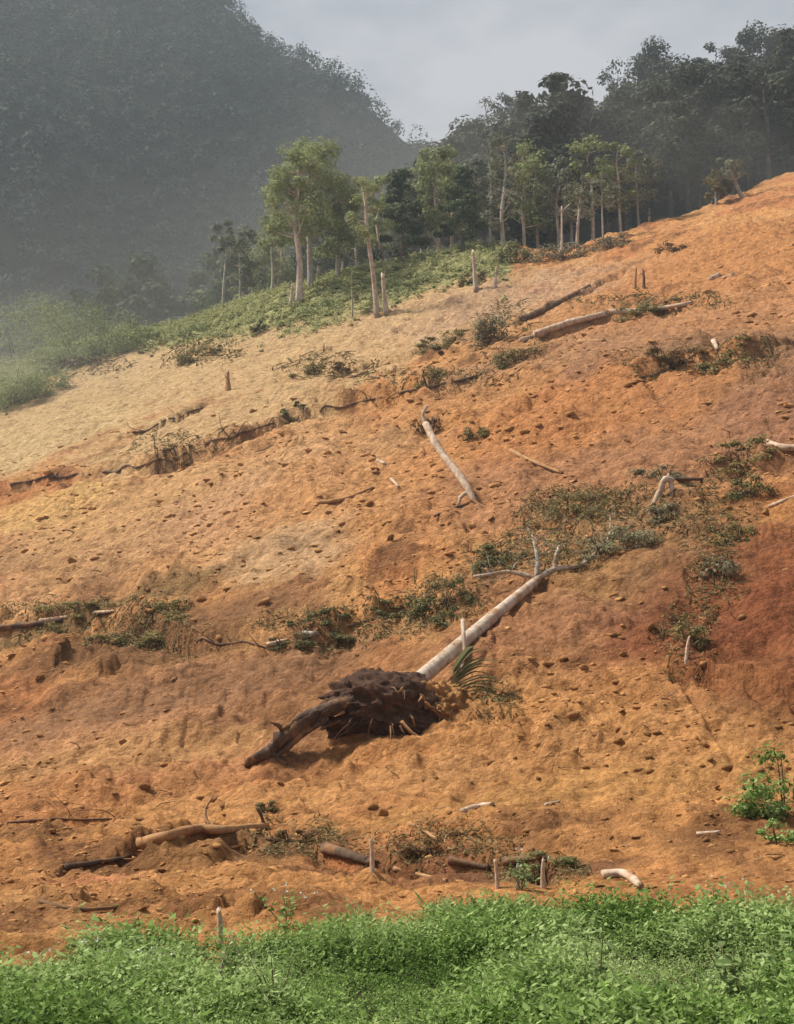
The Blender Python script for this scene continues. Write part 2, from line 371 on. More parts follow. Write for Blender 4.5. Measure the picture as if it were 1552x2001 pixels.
TX, TY = zip(*[tuple(G0(*p)[:2]) for p in [(-250, 860), (-60, 830), (40, 790), (100, 730), (200, 705), (330, 680), (450, 660), (600, 640), (740, 612), (850, 560), (920, 553), (990, 548)]])
TX, TY = list(TX) + [16, 40], list(TY) + [150, 190]
EDGE_PX = [(x, y + 92) for x, y in [(-150, 1850), (0, 1832), (90, 1812), (200, 1795), (320, 1800), (430, 1810), (520, 1775), (600, 1742), (760, 1735), (1000, 1722), (1150, 1722), (1300, 1742), (1552, 1748), (1700, 1750)]]
EW = np.array([G0(*p)[:2] for p in EDGE_PX]); EU = EW[:, 0] / EW[:, 1]
def edge_y(X, Y):                                                   # where the meadow ends, at the same bearing
    return np.interp(X / np.maximum(Y, .1), EU, EW[:, 1])

def colour(X, Y):
    n1 = fbm(X / 9, Y / 13, 4, 201); n2 = fbm(X / 2.6, Y / 3.4, 4, 211); n3_ = fbm(X / 4.5, Y / 8, 4, 221)
    c = np.empty(X.shape + (3,)); c[:] = (.57, .278, .106)
    def blend(w, col): 
        nonlocal c
        w = np.clip(w, 0, 1)[..., None]; c = c * (1 - w) + np.array(col) * w
    blend(sst(-.1, .55, n1) * .65, (.585, .345, .150))                # yellower earth
    blend(sst(.0, .5, n3_) * .8, (.48, .195, .080))                # redder earth
    blend(sst(.12, .5, n2) * .85, (.25, .118, .052))                # dark crumbs
    # broad tracts of the slide, each a patch of its own earth on the slope
    for px, py, rx, ry, k, col in [
        (250, 760, 26, 34, .95, (.43, .30, .155)), (620, 690, 20, 30, .9, (.43, .29, .15)), (60, 860, 14, 18, .95, (.44, .31, .16)), (430, 830, 12, 12, .85, (.43, .29, .15)),
        (860, 620, 12, 22, .8, (.44, .29, .155)), (1050, 590, 14, 16, .7, (.37, .235, .15)),
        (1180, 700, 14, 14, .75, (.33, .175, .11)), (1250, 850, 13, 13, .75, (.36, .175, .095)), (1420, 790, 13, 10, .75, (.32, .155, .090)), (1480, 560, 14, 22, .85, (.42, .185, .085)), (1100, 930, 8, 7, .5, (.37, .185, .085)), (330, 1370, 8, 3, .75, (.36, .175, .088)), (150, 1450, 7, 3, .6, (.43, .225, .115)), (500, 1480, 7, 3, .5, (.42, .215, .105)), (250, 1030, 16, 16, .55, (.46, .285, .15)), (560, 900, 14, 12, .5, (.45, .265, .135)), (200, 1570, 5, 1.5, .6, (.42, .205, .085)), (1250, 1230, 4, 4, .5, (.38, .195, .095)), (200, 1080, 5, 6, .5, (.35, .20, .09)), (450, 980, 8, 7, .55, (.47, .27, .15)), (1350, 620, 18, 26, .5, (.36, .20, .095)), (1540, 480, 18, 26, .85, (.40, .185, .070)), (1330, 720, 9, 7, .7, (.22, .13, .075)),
        (1120, 800, 9, 8, .75, (.45, .195, .070)), (900, 800, 8, 7, .6, (.44, .21, .075)), (700, 950, 7, 6, .6, (.45, .22, .085)), (300, 980, 9, 8, .6, (.46, .275, .12)), (70, 1000, 6, 6, .7, (.50, .31, .12)),
        (1510, 1190, 4.5, 8, .95, (.27, .095, .042)), (1440, 1290, 4.5, 3, .85, (.25, .088, .040)), (1250, 1520, 8, 3, .7, (.50, .25, .095)), (1050, 1460, 6, 3, .65, (.50, .255, .10)), (700, 1560, 6, 2, .5, (.50, .26, .105)), (1200, 1080, 5, 6, .5, (.27, .17, .085)),
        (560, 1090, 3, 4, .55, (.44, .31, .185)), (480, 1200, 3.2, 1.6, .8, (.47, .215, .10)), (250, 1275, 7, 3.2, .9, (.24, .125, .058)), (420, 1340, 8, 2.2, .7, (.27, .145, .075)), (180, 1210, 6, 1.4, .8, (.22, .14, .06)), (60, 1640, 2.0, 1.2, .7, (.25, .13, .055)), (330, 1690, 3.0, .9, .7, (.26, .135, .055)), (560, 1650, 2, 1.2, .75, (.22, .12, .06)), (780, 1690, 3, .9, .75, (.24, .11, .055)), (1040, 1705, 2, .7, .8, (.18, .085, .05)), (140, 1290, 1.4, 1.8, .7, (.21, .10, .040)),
        (600, 1380, 5, 2.5, .5, (.31, .155, .075)), (1020, 1270, 3.2, 3.2, .6, (.30, .135, .075)), (960, 1180, 2.6, 2.4, .6, (.29, .13, .065)),
        (300, 1480, 6, 2.5, .6, (.44, .245, .105)), (1100, 1560, 6, 1.6, .6, (.42, .225, .080)), (160, 1735, 1.3, .8, .85, (.50, .215, .105)), (950, 1420, 5, 1.6, .5, (.42, .20, .075))]:
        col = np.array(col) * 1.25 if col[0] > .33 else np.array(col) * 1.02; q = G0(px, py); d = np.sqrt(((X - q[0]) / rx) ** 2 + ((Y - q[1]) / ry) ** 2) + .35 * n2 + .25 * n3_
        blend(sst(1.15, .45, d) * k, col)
    # turf: the upper left flank and the crest, then the meadow below
    tq = plane(X, Y) * 0 + (Y - np.interp(X, TX, TY))
    blend(sst(-3, 4, tq + 4 * n3_ + 3 * n2) * .95, (.36, .36, .16))
    blend(sst(12, 22, Y - np.interp(X, CX, CY)), (.07, .065, .04))
    ey = np.interp(X / np.maximum(Y, .1), EU, EW[:, 1])
    blend(sst(.9, -.5, Y - ey + .7 * n2), (.06, .055, .025))
    return np.clip(c, .01, 1)
Cg = colour(Xg, Yg)
nr, ncol = Xg.shape
idx = np.arange(nr * ncol).reshape(nr, ncol)
quads = np.stack([idx[:-1, :-1], idx[:-1, 1:], idx[1:, 1:], idx[1:, :-1]], -1)
isM = (Yg < edge_y(Xg, Yg))[:-1, :-1]
VV = np.stack([Xg, Yg, Zg], -1).reshape(-1, 3); CC = Cg.reshape(-1, 3)
def sub(name, q):
    u, inv = np.unique(q.ravel(), return_inverse=True)
    return np_mesh(name, VV[u], [inv.reshape(-1, 4)], True, None, CC[u])
o = link('hillside', sub('hillside', quads[~isM].reshape(-1, 4)), m_soil); tag(o, 'bare orange and tan landslide slope', kind='structure')
o = link('meadow_ground', sub('meadow_ground', quads[isM].reshape(-1, 4)), m_soil); tag(o, 'ground below the green meadow', kind='structure')

yf = np.concatenate([176 * np.exp(np.arange(0, math.log(760 / 176), .012)), [760.0]])
uf = np.linspace(-.95, .95, 190)
Y2, U2 = np.meshgrid(yf, uf, indexing='ij'); X2 = U2 * Y2; Z2 = H(X2, Y2)
Z2[0] = np.interp(uf, us, Zg[-1])
VV = np.stack([X2, Y2, Z2], -1).reshape(-1, 3); CC = np.empty((VV.shape[0], 3)); CC[:] = (.05, .052, .034)
nr, ncol = X2.shape; idx = np.arange(nr * ncol).reshape(nr, ncol); quads = np.stack([idx[:-1, :-1], idx[:-1, 1:], idx[1:, 1:], idx[1:, :-1]], -1)
isR = (X2 > -8 + .03 * (Y2 - 150))[:-1, :-1] & (Y2 < 420)[:-1, :-1]
o = link('wooded_ridge', sub('wooded_ridge', quads[isR].reshape(-1, 4)), m_soil); tag(o, 'ground of the dark wooded ridge', kind='structure')
o = link('mountain', sub('mountain', quads[~isR].reshape(-1, 4)), m_soil); tag(o, 'steep forested mountain in grey haze', kind='structure')

# quick look-up of the built ground
def _bil(X, Y, uu_, yy_, Z):
    U = X / np.maximum(Y, .1); i = np.clip(np.searchsorted(yy_, Y) - 1, 0, len(yy_) - 2); j = np.clip(np.searchsorted(uu_, U) - 1, 0, len(uu_) - 2)
    a = np.clip((Y - yy_[i]) / (yy_[i + 1] - yy_[i]), 0, 1); b_ = np.clip((U - uu_[j]) / (uu_[j + 1] - uu_[j]), 0, 1)
    return (Z[i, j] * (1 - b_) + Z[i, j + 1] * b_) * (1 - a) + (Z[i + 1, j] * (1 - b_) + Z[i + 1, j + 1] * b_) * a
def Hq(X, Y):
    X = np.asarray(X, float); Y = np.asarray(Y, float)
    return np.where(Y < 176, _bil(X, np.minimum(Y, 176), us, ys, Zg), _bil(X, np.maximum(Y, 176), uf, yf, Z2))
def G(px, py): return hit(px, py, Hq)
def hz(x, y): return float(Hq(np.array([x]), np.array([y]))[0])

# ------------------------------------------------------------------ tree makers
def tree_mesh(seed, h, cr, cb, nclump, per, leaf, tr, flat=.75, lean=0, sparse=1.0, tiers=False, limb_vis=1.0, segs=7):
    """trunk with limbs, and a crown of leaf clumps; base at the origin"""
    rng = np.random.default_rng(seed); T = MB(); C = MB()
    top = np.array((lean * h, lean * .3 * h, h * .93))
    wob = rng.normal(0, .018 * h, (3, 2))
    pts = [np.array((0, 0, -.6)), *[np.array((top[0] * f + wob[k, 0] * f * 1.4, top[1] * f + wob[k, 1] * f * 1.4, h * .93 * f)) for k, f in enumerate((.3, .6, .82))], top]
    tube(T, pts, [tr * 1.35, tr, tr * .8, tr * .5, tr * .15], segs, 14, .05, seed)
    sp = spline(pts, 40)
    for k in range(nclump):
        f = (k + rng.random()) / nclump
        z = cb + (h - cb) * f
        if tiers: r = cr * (1.05 - f) ** .8 * rng.uniform(.55, 1)
        else: r = cr * math.sqrt(max(.03, 1 - (2 * f - .85) ** 2 / 1.45)) * rng.uniform(.15, 1) ** .6
        th = rng.random() * 6.283
        base = sp[np.argmin(abs(sp[:, 2] - max(cb * .8, z - r * (.15 if tiers else .55))))]
        axis = sp[np.argmin(abs(sp[:, 2] - z))]
        p = np.array((axis[0] + r * math.cos(th), axis[1] + r * math.sin(th), z))
        if rng.random() < limb_vis:
            mid = (base + p) / 2 + np.array((0, 0, -.08 * r))
            tube(T, [base, mid, p], [tr * .38, tr * .22, tr * .07], 4, 5, .05, seed + k)
        cs = cr * rng.uniform(.20, .38) * (1 if not tiers else 1.1)
        n = int(per * rng.uniform(.6, 1.3) * sparse)
        d = rng.standard_normal((n, 3)); d /= np.linalg.norm(d, axis=1)[:, None]
        rad = cs * rng.uniform(.35, 1.12, n) ** .7
        Q = p + d * rad[:, None] * np.array((1.15, 1.15, flat if not tiers else .35))
        N = d + np.array((0, 0, .7)) + rng.normal(0, .45, (n, 3))
        tint = np.clip(.5 + .22 * rng.standard_normal(n) + .25 * (rng.random() - .5), 0, 1)
        leaves(C, Q, N, leaf * rng.uniform(.6, 1.35, n), rng, .62, tint)
    return T, C
def tree_data(name, *a, **k):
    T, C = tree_mesh(*a, **k); return T.mesh(name + '_trunk', True), C.mesh(name + '_crown')
def plant_tree(name, data, mats, label, cat, loc, group=None, rz=0, s=1.0):
    r = thing(name, label, cat, loc, group, (0, 0, rz), s)
    link('trunk', data[0], mats[0], r); link('crown', data[1], mats[1], r); return r

# ------------------------------------------------------------------ the wooded ridge: each tree a thing
rng = np.random.default_rng(7)
ridge_protos = [tree_data('ridge%d' % k, 100 + k, 20 + 2 * (k % 3), 6.2 + (k % 2) * 1.3, 6.5 + k % 3, 26, 130, .95, .42, flat=.8) for k in range(5)]
def visible_px(p):
    c, s = math.cos(PITCH), math.sin(PITCH); q = np.array(p) - np.array((0, 0, EYE))
    dep = q[1] * c + q[2] * s; return 776 + F * q[0] / dep, 1000.5 - F * (-q[1] * s + q[2] * c) / dep
y = 158.0
while y < 335:
    step = 8.5 + .012 * (y - 150)
    x = -14 + rng.uniform(0, step)
    while x < .40 * y + 8:
        xx, yy = x + rng.normal(0, 2), y + rng.normal(0, 2)
        e = yy - np.interp(xx, CX, CY)
        if e > 13 and xx - .012 * e > -5:
            k = int(rng.integers(0, 5)); s = rng.uniform(.74, 1.16) * (.62 + .38 * float(sst(-5, 14, xx - .012 * e)))
            p = (xx, yy, hz(xx, yy)); u, v = visible_px((xx, yy, p[2] + 20 * s))
            if -60 < u < 1620:
                plant_tree('ridge_tree', ridge_protos[k], (m_trunk, m_forest), *(('dark tree in the front rows of the ridge wood, behind the bare crest', 'tree', p, 'front trees of the ridge wood') if e < 45 else ('dark tree deep in the middle of the ridge wood', 'tree', p, 'middle trees of the ridge wood') if e < 125 else ('dark tree high on the ridge wood near the skyline', 'tree', p, 'upper trees of the ridge wood')), rng.random() * 6.28, s)
        x += step * rng.uniform(.8, 1.25)
    y += step * .95
# valley wood at the foot of the mountain
valley_protos = [tree_data('valley%d' % k, 140 + k, 19 + 2 * (k % 3), 5.5 + (k % 2) * 1.5, 6 + k % 3, 24, 120, 1.0, .38, flat=.8) for k in range(4)]
y = 166.0
while y < 300:
    step = 11.5 + .02 * (y - 160)
    x = -.44 * y - 5
    while x < 6 + .02 * y:
        xx, yy = x + rng.normal(0, 2.5), y + rng.normal(0, 2.5)
        e = yy - np.interp(xx, CX, CY)
        if e > 16 and xx - .012 * e < -3:
            k = int(rng.integers(0, 4)); s = rng.uniform(.6, 1.15) * (.8 if e < 30 else 1.1)
            plant_tree('valley_tree', valley_protos[k], (m_trunk, m_valley), *(('hazy green tree in the wood just behind the grassy left crest', 'tree', (xx, yy, hz(xx, yy)), 'trees behind the left crest') if e < 60 else ('hazy green tree farther back at the foot of the mountain', 'tree', (xx, yy, hz(xx, yy)), 'trees at the foot of the mountain')), rng.random() * 6.28, s)
        x += step * rng.uniform(.8, 1.25)
    y += step * .9
# the mountain's forest, one far-off mass
fm = MB(); N = 6800
yy = rng.uniform(255, 545, N * 3); uu = rng.uniform(-.46, .10, N * 3); xx = uu * yy
keep = (Hq(xx, yy) < 520) & ~((xx > -8 + .03 * (yy - 150)) & (yy < 420)); xx = xx[keep][:N]; yy = yy[keep][:N]; zz = Hq(xx, yy)
hh = rng.uniform(4.5, 9, len(xx)) + 9 * rng.random(len(xx)) ** 4; cr = hh * rng.uniform(.28, .42, len(xx)); M = 40
d = rng.standard_normal((len(xx), M, 3)); d /= np.linalg.norm(d, axis=2)[..., None]; d[..., 2] = np.abs(d[..., 2]) * 1.1 - .25
Q = np.stack([xx, yy, zz + hh * .55], -1)[:, None] + d * (cr[:, None] * rng.uniform(.55, 1.1, (len(xx), M)))[..., None] * np.array((1, 1, 1.25))
tt = np.clip(.5 + .5 * fbm(xx / 45, yy / 45, 3, 733)[:, None] + .22 * rng.standard_normal((len(xx), 1)) + .15 * rng.standard_normal((len(xx), M)), 0, 1)
leaves(fm, Q.reshape(-1, 3), (d + np.array((0, 0, .5))).reshape(-1, 3), np.repeat(np.minimum(cr * .5, 1.35), M), rng, .75, tt.ravel())
tag(link('mountain_forest', fm.mesh('mountain_forest'), m_mount), 'hazy forest covering the steep mountain', 'forest', kind='stuff')

# emergent trees that break the skyline of the ridge
for px, py, hpx, kw, lab in [
    (1212, 235, 115, dict(nclump=13, per=46, leaf=.8, flat=.9, sparse=.8), 'ragged spiky tree standing above the ridge skyline'),
    (950, 290, 100, dict(nclump=16, per=50, leaf=.7, flat=.6, sparse=.8), 'lacy thin-leaved tree at the low end of the ridge skyline'),
    (1405, 175, 95, dict(nclump=14, per=60, leaf=.8, flat=.6, sparse=.9), 'flat-topped open tree on the high ridge skyline'),
    (1010, 270, 95, dict(nclump=20, per=80, leaf=.8, flat=.7, sparse=1), 'feathery-edged tree beside the low skyline bump'),
    (1290, 200, 110, dict(nclump=34, per=150, leaf=.9, flat=.95, sparse=1), 'broad domed tree forming the middle bump of the skyline'),
    (1500, 170, 115, dict(nclump=34, per=150, leaf=.9, flat=.95, sparse=1), 'tall domed tree at the highest point of the skyline')]:
    Yd = 285.0; p = at(px, py, Yd); h = hpx / F * Yd * 1.12 + 6; p[2] -= 6
    g = hz(p[0], p[1]); h += p[2] - g; p[2] = g
    dome = kw['nclump'] > 30
    data = tree_data('emergent', 300 + px, h, 8.2 if dome else 5.0, h - (14 if dome else 9), kw['nclump'], kw['per'], kw['leaf'], .35, flat=kw['flat'], sparse=kw['sparse'])
    plant_tree('skyline_tree', data, (m_trunk, m_forest), lab, 'tree', p)

# ------------------------------------------------------------------ pale standing trees on the crest
def crest_tree(name, base, top_y, crown_w, crown_y, trunk_px, lab, mats=(m_bark, m_palef), n=26, per=150, leaf=.5, lean_px=0, flat=.8, sparse=1.0, tiers=False, seed=1, limb=1.0, extra=0):
    p = G(*base); Yd = p[1] + extra
    if extra: p = np.array((p[0] * Yd / p[1], Yd, hz(p[0] * Yd / p[1], Yd)))
    k = Yd / F * 1.03
    top = at(base[0], top_y, Yd); h = top[2] - p[2]
    cb = at(base[0], crown_y, Yd)[2] - p[2]
    data = tree_data(name, seed, h, crown_w * k / 2, max(cb, h * .1), n, per, leaf, trunk_px * k / 2, lean=lean_px * k / h, flat=flat, sparse=sparse, tiers=tiers, limb_vis=limb)
    return plant_tree(name, data, mats, lab, 'tree', p)
crest_tree('pale_trunk_tree', (585, 592), 300, 150, 450, 13, 'tall tree with bright pale trunk and broad olive crown on the grassy crest', seed=21, n=36, per=150, leaf=.42, lean_px=-6)
crest_tree('pale_trunk_tree', (607, 580), 278, 165, 440, 12, 'taller tree just behind the bright pale trunk, with dull trunk and high olive crown', (m_grey, m_palef), seed=22, n=38, per=150, leaf=.42, extra=4)
crest_tree('slender_tree', (738, 618), 345, 75, 470, 10, 'slender leaning pale tree with thin crown beside the bare tan soil', seed=23, n=15, per=80, leaf=.36, lean_px=-34, sparse=.8)
crest_tree('pale_trunk_tree', (855, 520), 295, 105, 440, 8, 'yellow-green tree below the notch in the skyline', seed=24, n=26, per=130, leaf=.45, extra=14)
crest_tree('tiered_tree', (785, 545), 335, 110, 500, 8, 'dark tree with flat layered branches left of the yellow-green tree', (m_trunk, m_valley), seed=25, n=30, per=100, leaf=.5, tiers=True, extra=10)
crest_tree('grey_tree', (985, 520), 268, 95, 450, 8, 'tall grey-green tree with a thin open top behind the crest bushes', (m_grey, m_stand), seed=26, n=22, per=70, leaf=.5, sparse=.7, extra=10)
crest_tree('grey_tree', (1064, 480), 310, 90, 370, 7, 'grey tree with a straight white trunk and wispy crown at the wood edge', (m_bark, m_stand), seed=27, n=14, per=60, leaf=.45, sparse=.6, extra=8)
crest_tree('grey_tree', (1128, 505), 350, 80, 420, 6, 'thin leaning grey tree at the wood edge above the bare ridge', (m_bark, m_stand), seed=28, n=14, per=55, leaf=.45, sparse=.6, lean_px=14, extra=6)
crest_tree('grey_tree', (1180, 490), 345, 70, 400, 4, 'wispy grey tree nearest the bare ridge at the wood edge', (m_grey, m_stand), seed=29, n=12, per=50, leaf=.45, sparse=.6, extra=8)
crest_tree('small_tree', (531, 585), 430, 80, 480, 6, 'small pale tree left of the two tall pale trunks', (m_grey, m_palef), seed=30, n=14, per=80, leaf=.4, extra=8)
crest_tree('small_tree', (436, 610), 435, 70, 520, 6, 'small hazy tree standing alone left of the crest trees', (m_grey, m_stand), seed=31, n=14, per=80, leaf=.45, extra=14)
crest_tree('small_tree', (688, 622), 525, 36, 590, 4, 'low sapling left of the slender leaning tree', (m_grey, m_palef), seed=32, n=10, per=50, leaf=.3)
crest_tree('tiered_tree', (905, 545), 330, 100, 500, 7, 'dark layered tree right of the yellow-green tree', (m_trunk, m_valley), seed=33, n=28, per=100, leaf=.5, tiers=True, extra=14)
crest_tree('olive_tree', (660, 590), 350, 110, 500, 8, 'olive tree filling the gap between the tall pale trunks and the slender tree', (m_grey, m_palef), seed=34, n=26, per=120, leaf=.45, extra=14)
crest_tree('plume_tree', (1452, 385), 315, 60, 350, 7, 'small bent plume-like tree at the top of the bare ridge', (m_grey, m_stand), seed=35, n=12, per=60, leaf=.45, lean_px=-34, sparse=.8)
crest_tree('small_tree', (1400, 400), 340, 60, 390, 4, 'low bushy tree beside the plume-like tree on the bare ridge', (m_grey, m_shrub), seed=36, n=14, per=70, leaf=.45)
stand = [tree_data('stand%d' % k, 1200 + k, 15 + (k % 3), 3.2 + .5 * (k % 2), 5.5, 24, 85, .55, .22, flat=.8, sparse=.85) for k in range(4)]
for k, (px, ex, sc_) in enumerate([(478, 10, .8), (505, 22, 1.0), (552, 16, .95), (625, 20, 1.1), (672, 8, .75), (700, 18, 1.0), (742, 12, .85), (770, 20, 1.05), (822, 9, .8), (838, 18, 1.0), (880, 12, .9), (922, 16, 1.0), (955, 10, .85), (1020, 12, .95), (1045, 16, 1.0), (1085, 12, .9), (1110, 14, 1.0), (1150, 12, .95), (1205, 12, .8), (1240, 13, .75)]):
    u = (px - 776) / F / math.cos(PITCH) * 1.07; yy_ = float(np.interp(u * 145, CX, CY)) + ex - 6; xx_ = u * yy_
    plant_tree('stand_tree', stand[k % 4], (m_bark if k % 3 else m_grey, m_stand if px > 860 or k % 3 == 0 else m_palef), *(('pale grey-green tree in the hazy stand left of the notch', 'tree', (xx_, yy_, hz(xx_, yy_)), 'stand trees left of the notch') if px < 800 else ('pale grey-green tree in the hazy stand right of the notch', 'tree', (xx_, yy_, hz(xx_, yy_)), 'stand trees right of the notch')), rng.random() * 6.28, sc_)
# bare poles
def pole(px, y0, y1, w, lab, lean=0, name='bare_pole', m=m_bark, twigs=2, group=None, sink=.3):
    p = G(px, y0); k = p[1] / F * 1.02; lean = lean + ((px * 13) % 7 - 3) * .03 * (y0 - y1); top = at(px + lean, y1, p[1]); r = w * k / 2
    mb = MB(); d = top - p; sd = int(px * 7 + y0)
    rg = np.random.default_rng(sd); j = rg.normal(0, .012 * np.linalg.norm(d), 3)
    tube(mb, [(0, 0, -sink), d * .5 + j, d], [r * 1.7, r, r * .75], 7, 9, .10, sd, jag=True)
    o = thing(name, lab, 'tree stem', p, group); link('stem', mb.mesh('stem', True), m, o)
    for q in range(twigs):
        tb = MB(); s0 = d * rg.uniform(.55, .95); a = rg.random() * 6.28; L = np.linalg.norm(d) * rg.uniform(.12, .25)
        tube(tb, [s0, s0 + np.array((math.cos(a) * L * .6, math.sin(a) * L * .6, L * .5)), s0 + np.array((math.cos(a) * L, math.sin(a) * L, L * 1.1))], [r * .4, r * .25, r * .1], 5, 5, .05, sd + q)
        link('branch', tb.mesh('branch', True), m, o)
pole(755, 612, 538, 8, 'short pale bare pole right of the slender leaning tree', -3)
pole(568, 597, 555, 6, 'short bare pole left of the bright pale trunk')
pole(931, 566, 492, 8, 'white bare pole standing on the saddle of the crest')
pole(968, 562, 524, 5, 'thin short pole right of the white pole on the saddle')
pole(1098, 505, 405, 5, 'thin bare stem between the grey trees at the wood edge', 6)
pole(446, 762, 728, 9, 'small pale stump standing on the tan slope', m=m_tan)
pole(1240, 562, 525, 5, 'thin stub on the upper ridge', m=m_tan); pole(1258, 562, 528, 5, 'darker thin stub on the upper ridge', m=m_dark)

# ------------------------------------------------------------------ shrubs and brush on the slide
def shrub(px, py, wpx, hpx, lab, m=m_shrub, name='shrub', cat='shrub', n=420, leaf=.16, seed=None, stems=5, asp=.6, wood=m_dark, group=None, fall=False):
    p = G(px, py + hpx * .30); k = p[1] / F * 1.02; w, h = wpx * k, hpx * k; sd = seed or int(px * 3 + py); rg = np.random.default_rng(sd)
    o = thing(name, lab, cat, p, group); C = MB(); leaf = max(leaf * .62, .0021 * p[1]); h *= .85
    n = int(min(3600, max(500, 6.0 * w * max(h, .5 * w) / (leaf * leaf))))
    for i in range(stems):
        th = rg.uniform(-1, 1); tip = np.array((th * w * .48, rg.uniform(-.3, .3) * w, h * rg.uniform(.35, .85) * (1 - .35 * abs(th))))
        s = MB(); b0 = np.array((th * w * .18, rg.uniform(-.08, .08) * w, -.15))
        tube(s, [b0, b0 * .5 + tip * .5 + np.array((0, 0, h * .1)), tip], [.010 + .0004 * p[1], .007 + .0003 * p[1], .004 + .0001 * p[1]], 4, 5, .05, sd + i)
        link('stem', s.mesh('stem', True), wood, o)
    nc = max(10, int(w / .3) + 8)
    for i in range(nc):
        a = rg.uniform(-1, 1); q = np.array((a * w * .46, rg.uniform(-.28, .28) * w, h * rg.uniform(.0, .75) * (1 - .45 * a * a)))
        q[2] += hz(p[0] + q[0], p[1] + q[1]) * .85 - p[2] * .85
        mN = max(10, n // nc); d = rg.standard_normal((mN, 3)); d /= np.linalg.norm(d, axis=1)[:, None]
        cs = rg.uniform(.14, .26) * (w * .45 + h * .55)
        Q = q + d * cs * rg.uniform(.25, 1.15, (mN, 1)) * np.array((1.25, 1, .8 * min(1, h / w * 1.6)))
        leaves(C, Q, d + np.array((0, -.2, .7)) + rg.normal(0, .4, (mN, 3)), leaf * rg.uniform(.6, 1.4, mN), rg, asp, np.clip(.5 + .25 * rg.standard_normal(mN) + .4 * (rg.random() - .5), 0, 1))
    link('foliage', C.mesh('foliage'), m, o); return o
